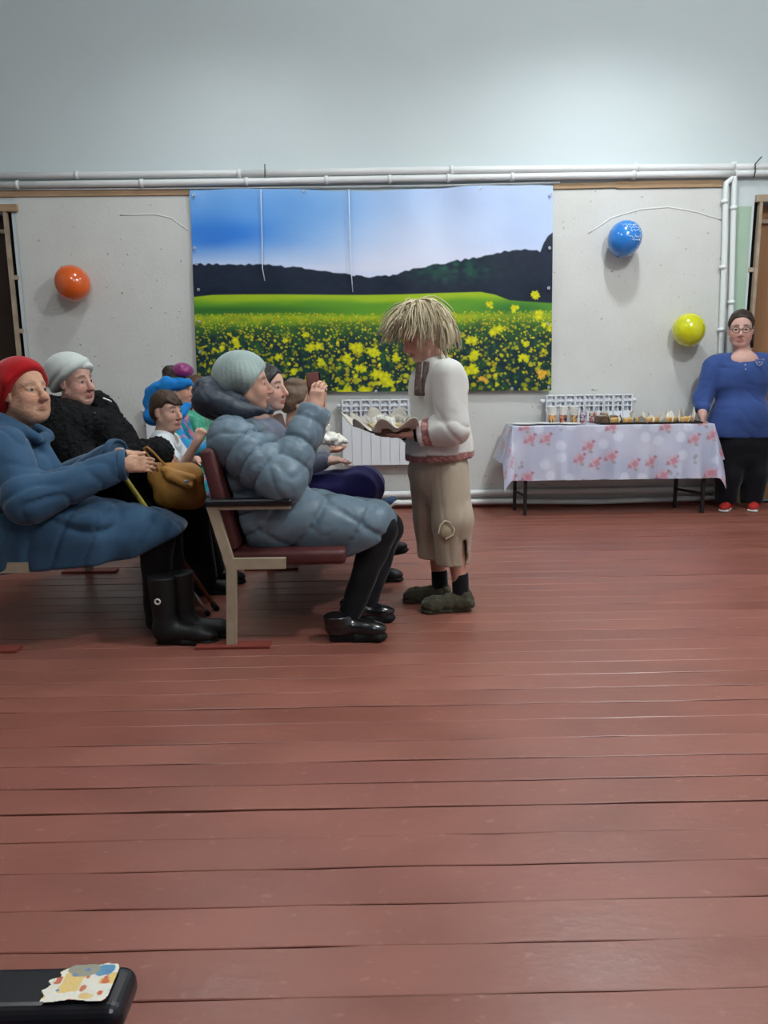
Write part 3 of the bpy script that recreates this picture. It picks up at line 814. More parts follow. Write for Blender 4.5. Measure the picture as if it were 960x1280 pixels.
def dims(a, b, t): return V3(a) * (1 - t) + V3(b) * t
def pt(px, py, Y): return V3(at(px, py, Y))
# ---------------------------------------------------------------- benches
m_maroon = mat('maroon_leatherette', (84, 42, 42), 0.45, 0.4, var=(6, 0.4, (66, 32, 34)), bump=(160, 0.2, 0.002))
m_bframe = mat('cream_painted_steel', (172, 160, 138), 0.5, 0.4, var=(14, 0.4, (140, 126, 104)))
m_arm = mat('black_armrest_paint', (22, 22, 27), 0.28, 0.5, var=(10, 0.3, (32, 32, 40)))
m_runner = mat('red_runner_paint', (128, 58, 48), 0.5, 0.4, var=(6, 0.4, (108, 46, 40)))
BY = 3.2; BL = 2.62
b0 = at(290, 806, BY); BX = b0.x; BZ = 0.0
def bp(px, py):
    p = at(px, py, BY); return (p.x - BX, max(0.0, p.z))
def bench(loc, label, supports=(0.0, 1.31, 2.62), arms=(0.0, 2.62), BL=2.62):
    r = tag(empty('waiting_bench', loc), label, 'bench', 'rows of maroon benches')
    l0 = bp(290, 806); l1 = bp(290, 712); l2 = bp(262, 628)
    w_ = 0.021
    mb = MB(); mb.prism([(-w_, 0.012), (w_, 0.012), (l1[0] + w_, l1[1]), (l2[0] + w_ + .008, l2[1]), (l2[0] - w_ + .004, l2[1]), (l1[0] - w_, l1[1] + .01)], -0.016, 0.016)
    s0, s1 = bp(290, 711), bp(357, 697); mb.box((0, -0.014, s0[1]), (s1[0], 0.014, s1[1]))
    frame = mb.mesh('support_frame'); frame.materials.append(m_bframe)
    a0, a1 = bp(256, 633), bp(366, 622)
    arm = MB().box((a0[0], -0.03, a0[1]), (a1[0], 0.03, a1[1]), bev=0.014, seg=6).mesh('armrest'); arm.materials.append(m_arm)
    af = MB().box((a0[0] + .03, -0.013, a0[1] - 0.014), (a1[0] - .01, 0.013, a0[1] - 0.0005)).mesh('armrest_bar'); af.materials.append(m_bframe)
    run = MB().box((-0.155, -0.035, 0.0), (0.17, 0.035, 0.014), bev=0.004).mesh('floor_runner'); run.materials.append(m_runner)
    for y in supports:
        o = link('support_frame', frame, None, r); o.location = (0, y, 0)
        o = link('floor_runner', run, None, r); o.location = (0, y, 0)
    for y in arms:
        o = link('armrest', arm, None, r); o.location = (0, y, 0)
        o = link('armrest_bar', af, None, r); o.location = (0, y, 0)
    t0, t1 = bp(286, 710), bp(432, 689)
    MB().box((t0[0], 0.02, t0[1] + .0005), (t1[0], BL - 0.02, t1[1]), bev=0.02).build('seat_cushion', m_maroon, r, angle=.9)
    b1, b2 = bp(292, 690), bp(258, 562)
    d = Vector((b2[0] - b1[0], 0, b2[1] - b1[1])); L = d.length; ang = math.atan2(d.x, d.z)
    M = Matrix.Translation((b1[0], 0, b1[1])) @ Matrix.Rotation(ang, 4, 'Y')
    MB().box((-0.042, 0.02, 0), (0.022, BL - 0.02, L), M, bev=0.018).build('backrest', m_maroon, r, angle=.9)
    return r
SEAT_Z = bp(360, 689)[1]
bench((BX, BY, 0), 'maroon cushioned bench with cream frame under the grey-coated woman')
bench((BX - 1.09, BY, 0), 'maroon cushioned bench with cream frame under the blue-coated and fur-coated women', supports=(0.0, 1.31), arms=(1.31,), BL=1.31)
b2 = tag(empty('backless_bench', (BX - 0.80, 4.56, 0)), 'low wooden backless bench under the seated children', 'bench')
MB().box((-.02, 0, SEAT_Z - .045), (.32, 1.35, SEAT_Z), bev=.006).build('seat_board', m_runner, b2)
for y_ in (.12, 1.23): MB().box((.0, y_ - .02, 0), (.30, y_ + .02, SEAT_Z - .0455), bev=.004).build('leg', m_runner, b2)
ga = ground(163, 1225, bp(310, 622)[1]); armend = bp(366, 622)[0]
fb = bench((ga.x - armend, ground(80, 1198, bp(310, 622)[1]).y - .03 - BL, 0), 'dark bench whose black armrest end has worn multicoloured paint')
# worn patch where the black paint has come off
zt = bp(310, 622)[1]
nn = 70
x1 = armend - .014; gx, gy = np.meshgrid(np.linspace(x1 - .074, x1, nn), np.linspace(-.0225, .0235, nn))
u_ = (gx - (x1 - .074)) / .074; v_ = (gy + .0225) / .046
edge = .18 + .30 * v_ + .22 * (vnoise(v_ * 6, v_ * 0 + 2, 31) - .5) + .12 * (vnoise(u_ * 9, v_ * 9, 32) - .5)
keep = ~((u_ > .88) & (v_ > .86) & (np.hypot((u_ - .88) / .12, (v_ - .86) / .14) > 1)) & ~((u_ > .88) & (v_ < .14) & (np.hypot((u_ - .88) / .12, (v_ - .14) / .14) > 1)) & (u_ > edge) & (v_ < .97 + .06 * (vnoise(u_ * 12, u_ * 0, 37) - .5)) & (v_ > .03 + .05 * vnoise(u_ * 10, u_ * 0, 38))
colr = np.zeros((nn, nn, 3)); colr[:] = (226, 222, 210)
a_ = vnoise(u_ * 7 + 3, v_ * 6, 33); colr[a_ > .70] = (222, 190, 116)
a_ = vnoise(u_ * 9 + 9, v_ * 8, 34); colr[(a_ > .70) & (v_ < .75)] = (196, 92, 50)
a_ = (u_ - .83) ** 2 + ((v_ - .80) * .8) ** 2; colr[a_ < .016 + .012 * (vnoise(u_ * 14, v_ * 14, 35) - .5)] = (70, 140, 176)
a_ = (u_ - .58) ** 2 + ((v_ - .85) * .9) ** 2; colr[a_ < .035 + .02 * (vnoise(u_ * 10, v_ * 10, 39) - .5)] = (142, 142, 126)
a_ = vnoise(u_ * 8 + 1, v_ * 10 + 4, 36); colr[(a_ > .86)] = (96, 124, 170)
idx = np.arange(nn * nn).reshape(nn, nn)
kq = keep[:-1, :-1] & keep[1:, :-1] & keep[:-1, 1:] & keep[1:, 1:]
Q = np.stack([idx[:-1, :-1], idx[:-1, 1:], idx[1:, 1:], idx[1:, :-1]], -1)[kq]
used = np.unique(Q); rm = np.full(nn * nn, -1); rm[used] = np.arange(len(used))
Pp = np.stack([gx.ravel(), gy.ravel() + BL, np.full(nn * nn, zt + .0006)], 1)[used]
me = bpy.data.meshes.new('worn_paint_patch'); np_mesh(me, Pp, rm[Q]); set_tint(me, colr.reshape(-1, 3)[used])
o = link('worn_paint_patch', me, mat('worn_paint', vcol=True, rough=.5, spec=.4, var=(90, .2, (180, 170, 150)), bump=(200, .4, .002)), fb); o['label'] = 'worn patch of white, blue and orange paint'

# ---------------------------------------------------------------- snack table
TY0, TY1 = 6.04, 6.36
tx0, tx1 = at(641, 530, TY0).x, at(893, 528, TY0).x
TZ = at(770, 532, TY0).z
m_leg = mat('dark_steel_tube', (34, 30, 32), 0.45, 0.4, var=(12, 0.3, (50, 44, 44)))
m_top = mat('table_board', (120, 92, 70), 0.5, 0.3, var=(4, 0.4, (96, 72, 54)), stretch=(1, 6, 6))
tb = tag(empty('snack_table', ((tx0 + tx1) / 2, (TY0 + TY1) / 2, 0)), 'long table with dark steel legs under a flowered cloth', 'table')
Tl = Vector(tb.location)
MB().box((tx0 - Tl.x, TY0 - Tl.y, TZ - .025), (tx1 - Tl.x, TY1 - Tl.y, TZ), bev=.003).build('table_top', m_top, tb)
legs = [(at(656, 640, TY0 + .03).x, TY0 + .03), (at(640, 640, TY1 - .03).x + .02, TY1 - .03), (at(877, 640, TY0 + .03).x, TY0 + .03), (at(843, 635, TY1 - .03).x, TY1 - .03)]
for (x, y) in legs:
    MB().box((x - .013 - Tl.x, y - .013 - Tl.y, 0.0), (x + .013 - Tl.x, y + .013 - Tl.y, TZ - .026), bev=.003).build('leg', m_leg, tb)
for i, j in ((0, 1), (2, 3)):
    a = Vector((legs[i][0], legs[i][1], .16)) - Tl; b_ = Vector((legs[j][0], legs[j][1], .16)) - Tl
    MB().tube([a, b_], .011, 8).build('stretcher', m_leg, tb)
# printed cloth
NUc, NVc = 330, 220
ox, oy = .30, .43
Sg, Tg = np.meshgrid(np.linspace(tx0 - ox, tx1 + ox, NUc), np.linspace(TY0 - oy, TY1 + .1, NVc))
dx = np.where(Sg < tx0, Sg - tx0, np.where(Sg > tx1, Sg - tx1, 0)); dy = np.where(Tg < TY0, Tg - TY0, np.where(Tg > TY1, Tg - TY1, 0))
dd = np.hypot(dx, dy) + 1e-9
cx_, cy_ = np.clip(Sg, tx0, tx1), np.clip(Tg, TY0, TY1)
fold = 1 + .45 * np.sin(Sg * 13 + 1.0) + .35 * np.sin(Sg * 29 + 2) + .2 * np.sin(Sg * 47)
corner = (np.abs(dx) > 0) & (dy < 0)
flare = np.where(corner, .26, np.where(np.abs(dx) > 0, .34, .10 * fold)) * dd
X_ = cx_ + dx / dd * flare; Y_ = np.minimum(cy_ + dy / dd * flare - .004 * (dd > .004), WY - .07)
Z_ = TZ + .006 - np.sqrt(np.maximum(dd ** 2 - flare ** 2, 0)) + .002 * n3(Sg, Tg, Sg * 0, 18)
Z_ += np.where(dd < .02, 0, 0)
cimg = np.zeros((NVc, NUc, 3)); cimg[:] = (186, 189, 210)
cimg += (vnoise(Sg * 7 + 50, Tg * 7, 40)[..., None] - .5) * np.array((26, 22, 16))
rc = np.random.RandomState(9)
def cblob(x, y, r, col, a, lob=0, ph=0):
    m_ = (np.abs(Sg - x) < r * 1.5) & (np.abs(Tg - y) < r * 1.5)
    d = np.hypot(Sg - x, Tg - y) / r; g = np.arctan2(Tg - y, Sg - x)
    t = sstep(1 + .3 * np.cos(lob * g + ph) * (lob > 0), .6, d) * a * m_
    cimg[:] = cimg * (1 - t[..., None]) + np.array(col, float) * t[..., None]
i = 0
for gx_ in np.arange(tx0 - ox, tx1 + ox, .145):
    for gy_ in np.arange(TY0 - oy, TY1 + .1, .15):
        x = gx_ + rc.uniform(-.05, .05) + (.08 if i % 2 else 0); y = gy_ + rc.uniform(-.045, .045); i += 1
        k_ = rc.rand()
        if k_ < .5:
            cblob(x, y, .055, (206, 164, 176), .65, 5, rc.rand() * 6); cblob(x + .01, y, .032, (186, 110, 124), .6, 4, rc.rand() * 6)
            cblob(x - .035, y - .02, .02, (172, 92, 108), .55, 3, 1); cblob(x + .04, y + .035, .016, (172, 90, 100), .7, 3, 0)
            cblob(x + .02, y - .045, .018, (128, 130, 120), .5, 2, 1)
        elif k_ < .86:
            cblob(x, y, .05, (216, 220, 234), .6); cblob(x + .008, y + .01, .02, (212, 214, 232), .5)
        else:
            for q in range(4): cblob(x + rc.uniform(-.04, .04), y + rc.uniform(-.04, .04), .016, (136, 134, 138), .45, 3, rc.rand() * 6)
m_cl = mat('printed_oilcloth', vcol=True, rough=.32, spec=.45, var=(30, .08, (170, 170, 190)), bump=(9, .25, .01))
tc = empty('tablecloth', ((tx0 + tx1) / 2, TY0, TZ + .006))
tag(tc, 'pale lilac oilcloth with pink flowers draped over the snack table', 'tablecloth')
grid_mesh('cloth_sheet', np.stack([X_, Y_, Z_], -1) - np.array(tc.location), cimg, m_cl, tc)
CZ = TZ + .0085
# plates
m_plate = mat('white_plastic_plate', (226, 226, 228), .35, .45, var=(20, .1, (210, 210, 212)))
def plate(px, Y, r, lb, z=CZ):
    x = at(px, 530, Y).x
    return tag(MB().lathe([(.001, .003), (r * .62, .003), (r * .74, .005), (r * .98, .0075), (r, .009), (r * .97, .010), (r * .72, .0075), (r * .6, .006), (.001, .006)], 32, Matrix.Identity(4)).build('plate', m_plate, None, True), lb, 'plate', 'plates on the snack table'), x, Y, z
for a_ in (plate(655, 6.18, .105, 'white plate at the bare end of the snack table'), plate(684, 6.20, .105, 'white plate between the end plate and the cups'), plate(712, 6.13, .085, 'small white plate in front of the paper cups')):
    a_[0].location = (a_[1], a_[2], a_[3])
# paper cups, nested in stacks
def cup_mesh(c1, c2):
    prof = [(.026, 0), (.0265, .001), (.036, .088), (.0375, .089), (.0375, .092), (.0355, .092), (.0258, .004), (.001, .004)]
    mb = MB(); 
    pr = []
    for i in range(len(prof) - 1):
        n_ = 10 if i == 1 else 1
        for q in range(n_): pr.append((prof[i][0] + (prof[i + 1][0] - prof[i][0]) * q / n_, prof[i][1] + (prof[i + 1][1] - prof[i][1]) * q / n_))
    pr.append(prof[-1]); mb.lathe(pr, 40)
    me = mb.mesh('paper_cup'); n_ = len(me.vertices)
    P_ = np.array([v.co for v in me.vertices]); g = np.arctan2(P_[:, 1], P_[:, 0]); z = P_[:, 2]
    C = np.tile(np.array((222, 220, 214), float), (n_, 1))
    pat = vnoise(g * 3.0 + 20, z * 60, c2)
    band = (z < .062)
    C[band] = (206, 176, 130); C[band & (pat > .55)] = c1; C[band & (pat < .32)] = (52, 48, 60)
    set_tint(me, C); return me
m_cup = mat('printed_paper_cup', vcol=True, rough=.5, spec=.3, var=(40, .06, (200, 196, 186)))
for s_, (px, c1, sd, lb) in enumerate(((690, (222, 150, 70), 51, 'beside the white plates'), (704, (196, 60, 70), 52, 'in the middle of the three stacks'), (717.5, (214, 160, 90), 53, 'beside the biscuit packets'))):
    me = cup_mesh(c1, sd); me.materials.append(m_cup)
    x = at(px, 525, 6.27).x
    for k in range(4):
        o = link('paper_cup', me, None, None, True); o.location = (x, 6.27, CZ + k * .0135); o.rotation_euler.z = k * .9 + s_
        tag(o, ('patterned paper cup at the bottom of the stack ' if k == 0 else 'patterned paper cup nested in the stack ') + lb, 'cup', 'stacked paper cups ' + lb)
# small packets and a paper box
def packet(px, Y, w, d, h, cols, nm, lb, cat, rz=0.1, lean=0.0):
    x = at(px, 528, Y).x; r = empty(nm, (x, Y, CZ), rz); tag(r, lb, cat)
    nx, nz = 14, 18
    S = Sdf().box((0, 0, h / 2), (w / 2 - .006, d / 2 - .006, h / 2 - .006), None, .006, .01)
    S.disp(lambda X, Y_, Z: .0025 * n3(X, Y_, Z, 90))
    def tint(P_):
        a = vnoise(P_[:, 0] * 60 + 30, P_[:, 2] * 50 + 7, 60 + len(nm)); C = np.tile(np.array(cols[0], float), (len(P_), 1))
        for i_, c in enumerate(cols[1:]): C[(a > .35 + .2 * i_) & (a < .5 + .2 * i_)] = c
        return C
    S.build('wrapper', mat('printed_wrapper', vcol=True, rough=.35, spec=.4, bump=(60, .2, .003)), r, .005, tint)
    MB().box((-w / 2 * .9, -.0015, h - .004), (w / 2 * .9, .0015, h + .006)).build('sealed_edge', mat('wrapper_seal', (196, 190, 180), .4, .4, var=(60, .3, (150, 140, 130))), r)
    return r
packet(729, 6.16, .055, .03, .10, [(190, 186, 190), (150, 50, 60), (60, 60, 120)], 'tea_box', 'small red and blue patterned carton standing before the cups', 'box', .15)
packet(741, 6.28, .06, .04, .085, [(196, 180, 170), (170, 70, 76), (120, 70, 60)], 'biscuit_packet', 'pinkish biscuit packet standing behind the small patterned carton', 'packet')
packet(755, 6.29, .065, .04, .08, [(190, 176, 160), (150, 120, 96), (120, 90, 70)], 'sugar_packet', 'pale beige packet standing behind the brown paper parcel', 'packet')
packet(758, 6.17, .17, .10, .062, [(104, 84, 66), (84, 68, 54), (124, 104, 78)], 'paper_parcel', 'brown paper parcel lying at the tray end', 'parcel', .1)
# tray of pastries in folded papers
m_tray = mat('dark_tray', (44, 36, 34), .4, .4, var=(8, .4, (64, 50, 44)))
m_napk = mat('white_folded_paper', (236, 234, 226), .7, .2, var=(12, .2, (204, 198, 182)))
m_past = mat('golden_pastry', (206, 170, 112), .7, .2, var=(28, .6, (176, 128, 70)), bump=(60, .5, .006))
xa, xb = at(747, 530, 6.14).x, at(872, 530, 6.14).x
tr = tag(empty('serving_tray', ((xa + xb) / 2, 6.14, CZ)), 'long dark tray of paper-wrapped pastries on the snack table', 'tray')
hw = (xb - xa) / 2
mb = MB(); mb.box((-hw, -.085, 0), (hw, .085, .005)); mb.build('tray_base', m_tray, tr)
for lo, hi in (((-hw, -.09, 0), (hw, -.083, .014)), ((-hw, .083, 0), (hw, .09, .014)), ((-hw - .006, -.09, 0), (-hw, .09, .014)), ((hw, -.09, 0), (hw + .006, .09, .014))):
    MB().box(lo, hi).build('tray_rim', m_tray, tr)
rz_ = random.Random(12)
for i_, (px, dy_, hgt) in enumerate(((767, .0, .055), (782, -.03, .06), (798, .02, .075), (806, -.04, .055), (820, .02, .07), (830, -.035, .06), (842, .02, .075), (852, -.04, .06), (861, .02, .095))):
    x = at(px, 524, 6.14).x; r = empty('wrapped_pastry', (x, 6.14 + dy_, CZ + .0055), rz_.uniform(-.5, .5))
    tag(r, 'golden pastry in a white folded paper on the dark tray', 'pastry', 'pastries on the dark tray')
    S = Sdf().box((0, 0, .022), (.024, .03, .012), None, .009, .01); S.disp(lambda X, Y_, Z: .003 * n3(X, Y_, Z, 80)); S.build('pastry', m_past, r, .006)
    for q in (-1, 1):
        tip = hgt * 1.25 + rz_.uniform(-.01, .02)
        vs = [(q * .030, -.045, 0.001), (q * .034, .045, 0.001), (q * .05, .045, tip * .7), (q * (.046 + rz_.uniform(-.015, .01)), .0, tip), (q * .044, -.045, tip * .55)]
        vs2 = [(v[0] + q * .0015, v[1], v[2]) for v in vs]
        n_ = 5; MB().add(vs + vs2, [tuple(range(n_)), tuple(range(2 * n_ - 1, n_ - 1, -1))] + [(a, (a + 1) % n_, (a + 1) % n_ + n_, a + n_) for a in range(n_)]).build('paper_flap', m_napk, r)
# ---------------------------------------------------------------- people
class Person:
    def __init__(s, base, H, label, skin=(214, 168, 146), lips=(176, 98, 92), brow=(96, 76, 62), age='adult', neck=None, iris=(70, 60, 50)):
        s.base = V3(base); s.H = H; s.label = label; s.S = Sdf(); s.iris = iris; s.hands = []
        s.age = age; add_head(s.S, H, age, neck); s.tint = head_tint(H, skin, lips, brow); s.root = None
    def hand(s, w, d, n, **k):
        add_hand(s.S, w, d, n, **k); s.hands.append(V3(w))
    def finish(s, res=.0065):
        z = s.H.o[2]; fine = [(z - .14 * s.H.s, z + .10 * s.H.s)] + [(h[2] - .12, h[2] + .14) for h in s.hands]
        o = s.S.build('person', skin_mat(s.age == 'old'), None, res, s.tint, fine, .0045, 1, s.base)
        o.location = s.base; s.root = o; tag(o, s.label, 'person', 'people at the gathering')
        n0 = set(COL.objects)
        add_eyes(s.H, None, s.iris)
        for e in set(COL.objects) - n0: s.adopt(e)
        return o
    def adopt(s, o, parent=None):
        o.parent = parent or s.root; o.matrix_parent_inverse = Matrix.Translation(-Vector(s.base)); return o
    def wear(s, name, S, m, res=.009, tint=None, parent=None, label=None, smooth=1):
        o = S.build(name, m, None, res, tint, origin=s.base, smooth=smooth); o.parent = parent or s.root
        if label: o['label'] = label
        return o

def shoe(p, o, yaw, L, m_up, m_sole, pitch=0.0, boot=0.0, name='shoe', chunky=0.0, fat=1.0, tint=None, disp=None, res=.006):
    G = Frame(o, yaw, pitch, 0, L / .27); R = G.R(); s = G.s; c = chunky
    S = Sdf()
    S.ell(G.p(.045, 0, .045 + c), (.047 * s, .036 * s * fat, .046 * s), R, .02)
    S.cap(G.p(.06, 0, .048 + c), G.p(.19, 0, .034 + c), .040 * s * fat, .035 * s * fat, .03)
    S.ell(G.p(.215, 0, .034 + c), (.055 * s, .043 * s * fat, .031 * s * fat), R, .03)
    if boot: S.cap(G.p(.05, 0, .06 + c), G.p(.045, 0, boot), .047 * s, .058 * s, .04)
    else: S.cap(G.p(.055, 0, .055 + c), G.p(.055, 0, .085 + c), .036 * s, .034 * s, .02)
    S.cut(G.p(0, 0, .012 + c), -G.u)
    if boot: S.cut(G.p(0, 0, boot), G.u)
    if disp: S.disp(disp)
    up = p.wear(name, S, m_up, res, tint)
    S = Sdf(); S.box(G.p(.075, 0, .0085 + c * .5), (.05 * s, .022 * s * fat, .002 + c * .45), R, .009, .01); S.box(G.p(.185, 0, .0085 + c * .5), (.05 * s, .028 * s * fat, .002 + c * .45), R, .010, .02)
    S.ell(G.p(.235, 0, .010 + c * .5), (.04 * s, .040 * s * fat, .010 + c * .45), R, .02); S.cap(G.p(.03, 0, .01 + c * .5), G.p(.1, 0, .01 + c * .5), .010 + c * .4, None, .01)
    S.cut(G.p(0, 0, .0), -G.u, .001)
    p.wear('sole', S, m_sole, res, None, up)
    return up

m_tights = cloth('black_tights', (20, 20, 24), .7, .1, 200)
m_blackleather = mat('black_patent_leather', (16, 16, 18), .22, .55, var=(10, .3, (28, 28, 30)), coat=.4)
m_mattblack = mat('black_boot_leather', (18, 18, 20), .5, .4, var=(12, .3, (30, 30, 32)), bump=(40, .2, .003))
m_soleblk = mat('black_rubber_sole', (20, 20, 20), .7, .3, var=(20, .3, (32, 32, 32)))
m_solewht = mat('white_rubber_sole', (210, 208, 204), .6, .3, var=(20, .2, (186, 184, 180)))

def lean(S, dx=0.0):
    """the back of a garment is pressed flat by the bench back"""
    S.hem(V3(at(284, 626, BY)) + vec(dx + .004, 0, 0), (-.97, 0, -.24), .01)

# --- 1. woman in blue coat and red hat (back row, near end)
Y0 = 3.50
H = Frame(pt(31, 490, Y0), -.46, .10, 0, 1.10)
A = Person((at(30, 700, Y0).x, Y0, 0), H, 'seated elderly woman in blue coat and red knitted hat', (206, 162, 134), (188, 128, 112), (150, 128, 108), 'old', pt(16, 548, Y0), (96, 104, 110))
S = A.S
tor = [pt(14, 575, Y0), pt(8, 640, Y0), pt(12, 668, Y0)]
limb(S, tor, [.12, .13, .12])
sN, eN, wN = pt(6, 562, 3.30), pt(36, 626, 3.17), pt(152, 581, 3.34)
sF, eF, wF = pt(14, 558, 3.70), pt(62, 612, 3.78), pt(150, 568, 3.56)
limb(S, [tor[0], sN, eN, wN], [.08, .05, .042, .030]); limb(S, [tor[0], sF, eF, wF], [.08, .05, .042, .030])
kN, aN = pt(196, 672, 3.40), pt(196, 775, 3.38); kF, aF = pt(206, 668, 3.58), pt(222, 775, 3.56)
limb(S, [tor[2], kN, aN], [.11, .06, .04]); limb(S, [tor[2], kF, aF], [.11, .06, .04])
A.hand(wN + vec(.015, 0, 0), (.95, .22, -.02), (-.15, .85, -.35), sc=1.0, side=-1, curl=(.5, .6, .5), thumb=.45)
A.hand(wF + vec(.02, -.02, 0), (.85, -.42, .02), (.1, .1, -1), sc=1.0, side=1, curl=(.45, .5, .4), thumb=.5)
A.finish(.0055)
m_bluecoat = mat('blue_wool_coat', (56, 86, 114), .85, .2, sheen=.25, var=(5, .4, (36, 58, 84)), bump=(120, .2, .002))
S = Sdf()
S.ell(pt(10, 600, Y0), (.20, .25, .23), None, .05).ell(pt(20, 655, Y0), (.25, .28, .17), None, .08)
limb(S, [pt(2, 556, Y0 - .14), pt(2, 556, Y0 + .14)], [.10, .10], .08)
limb(S, [pt(45, 648, 3.37), pt(175, 664, 3.37)], [.150, .120], .06); limb(S, [pt(45, 648, 3.62), pt(180, 664, 3.62)], [.160, .125], .06)
S.box(pt(110, 680, Y0), (.26, .20, .06), None, .06, .08); S.box(pt(45, 676, 3.30), (.28, .07, .09), None, .05, .06)
S.cap(pt(205, 664, 3.36), pt(212, 660, 3.62), .080, None, .06); S.cap(pt(215, 666, 3.36), pt(222, 662, 3.62), .045, None, .05)
S.cap(pt(40, 590, 3.42), pt(75, 640, 3.42), .09, .08, .06)
S.hem(pt(231, 667, 3.28), (.42, 0, -.90), .012)
S.hem(pt(140, 706, 3.19), (0.09, 0, -1), .012)
# collar and neck opening
S.cap(pt(-8, 522, 3.39), pt(46, 545, 3.42), .042, .034, .03); S.cap(pt(-4, 520, 3.63), pt(60, 540, 3.58), .042, .030, .03); S.cap(pt(46, 548, 3.43), pt(62, 545, 3.56), .030, None, .03); S.cap(pt(-22, 536, 3.42), pt(-22, 534, 3.60), .045, None, .03)
S.cap(pt(50, 552, 3.50), pt(84, 600, 3.45), .03, .03, .03)
S.ell(pt(30, 528, Y0), (.065, .062, .06), None, .012, 's')
def bluefold(X, Y, Z):
    x = X - A.base[0]; z = Z - .6
    lap = sstep(-.05, .1, x)
    return .004 * n3(X, Y, Z * 1.4, 13, 1.0) + .016 * crease(x * 1.0 + z * .7, Y * .4, z * .8 - x * .25, 12, 1.1, 6) + .012 * lap * crease(x * 1.5 - z * .6, Y * .3, z * .3, 15, .3, 7) + .002 * n3(X, Y, Z, 45, 1)
S.disp(bluefold); lean(S, -1.09)
coat = A.wear('coat', S, m_bluecoat, .0080)
for (a, b, c, dd0) in ((sN, eN, wN, vec(.97, .2, 0)), (sF, eF, wF, vec(.85, -.4, .02))):
    S = Sdf(); c2 = c + vec(-.005, 0, 0)
    limb(S, [a, b, c2], [.105, .094, .068], .05); S.cut(c2, dd0, .006)
    S.disp(lambda X, Y, Z, b=b: .004 * n3(X, Y, Z, 16, .4) + (.008 + .006 * np.exp(-((X - b[0] - .05) ** 2 + (Z - b[2]) ** 2) / .016)) * crease(X * .9 + Z * .6, Y, Z * .8 - X * .5, 24, .8, 5))
    A.wear('sleeve', S, m_bluecoat, .0075, None, coat)
# cuffs
for (w0, d0) in ((wN + vec(.0, 0, 0), vec(.97, .2, 0)), (wF + vec(-.02, 0, .004), vec(.85, -.4, .02))):
    S = Sdf(); d0 = nrm(d0); S.cap(w0 - d0 * .012, w0 + d0 * .016, .070, .068, .01); S.cut(w0 + d0 * .022, d0); S.cut(w0 - d0 * .016, -d0); S.cap(w0 + d0 * .01, w0 + d0 * .08, .055, .055, .006, 's')
    A.wear('cuff', S, m_bluecoat, .006, None, coat)
m_redhat = mat('red_knit', (168, 24, 30), .9, .15, sheen=.3, var=(9, .35, (140, 16, 24)), bump=(130, .5, .004), stretch=(1, 1, .5))
S = Sdf(); S.ell(H.p(-.022, 0, .050), (.120 * 1.08, .100 * 1.08, .098 * 1.08), H.R(), .02)
S.cap(H.p(.01, -.072, .03), H.p(-.055, -.06, -.05), .035, .035, .04); S.cap(H.p(.01, .072, .03), H.p(-.055, .06, -.05), .035, .035, .04); S.ell(H.p(-.07, 0, -.01), (.065, .08, .075), H.R(), .04)
S.cut(H.p(.052, 0, .055), H.f * .75 - H.u * .62, .012); S.cut(H.p(0, 0, -.085), -H.u + H.f * .2, .01)
S.disp(lambda X, Y, Z: .0018 * n3(X, Y, Z, 60))
A.wear('knitted_hat', S, m_redhat, .006)
S = Sdf(); limb(S, [kN + vec(-.1, 0, .02), kN, aN], [.08, .078, .052]); limb(S, [kF + vec(-.1, 0, .02), kF, aF], [.08, .078, .052]); S.disp(lambda X, Y, Z: .004 * n3(X, Y, Z, 40))
A.wear('trousers', S, m_tights, .009)
for i_, (hx, hy_, yy) in enumerate(((192, 806, -.10), (214, 800, .05))):
    g = ground(hx, hy_); up = shoe(A, (g.x, g.y + .03, 0), yy, .285, m_mattblack, m_soleblk, 0, .29, 'boot', .006)
    if i_ == 0:
        c_ = pt(197, 752, g.y - .030)
        mb = MB(); mb.tube([tuple(c_ + vec(.011 * math.cos(t), -.002, .011 * math.sin(t))) for t in np.linspace(0, 2 * math.pi, 14)[:-1]], .004, 6, closed=True)
        o = mb.build('boot_charm', mat('white_enamel', (214, 212, 206), .3, .5, var=(40, .2, (180, 180, 176))), None, True); A.adopt(o, up); o['label'] = 'small white ring on the boot shaft'

# --- 2. woman in black fur coat and white turban hat
Y0 = 4.12
H = Frame(pt(94, 477, Y0), -.42, -.02, .06, 1.0)
B = Person((at(100, 690, Y0).x, Y0, 0), H, 'seated woman in black fur coat and white knitted hat', (206, 162, 146), (184, 96, 98), (96, 74, 64), 'old', pt(84, 530, Y0))
S = B.S
tor = [pt(84, 548, Y0), pt(84, 610, Y0), pt(86, 640, Y0)]; limb(S, tor, [.12, .13, .12])
sN, eN, wN = pt(78, 545, 3.92), pt(108, 592, 3.84), pt(196, 570, 3.95)
sF, eF, wF = pt(92, 540, 4.32), pt(130, 585, 4.36), pt(198, 566, 4.20)
limb(S, [tor[0], sN, eN, wN], [.08, .045, .04, .028]); limb(S, [tor[0], sF, eF, wF], [.08, .045, .04, .028])
kN, aN = pt(236, 642, 4.02), pt(252, 735, 4.02); kF, aF = pt(240, 640, 4.22), pt(262, 726, 4.22)
limb(S, [tor[2], kN, aN], [.11, .06, .04]); limb(S, [tor[2], kF, aF], [.11, .06, .04])
B.hand(wN + vec(.005, 0, 0), (.9, .25, -.3), (-.2, .6, -.6), sc=.95, side=-1, curl=(.7, .7, .5), thumb=.4)
B.hand(wF, (.9, -.2, -.35), (-.2, -.6, -.6), sc=.95, side=1, curl=(.7, .7, .5), thumb=.4)
B.finish(.0055)
m_fur = mat('black_fur', (7, 7, 9), .7, .2, sheen=0, var=(24, .5, (15, 15, 18)), bump=(150, .9, .012))
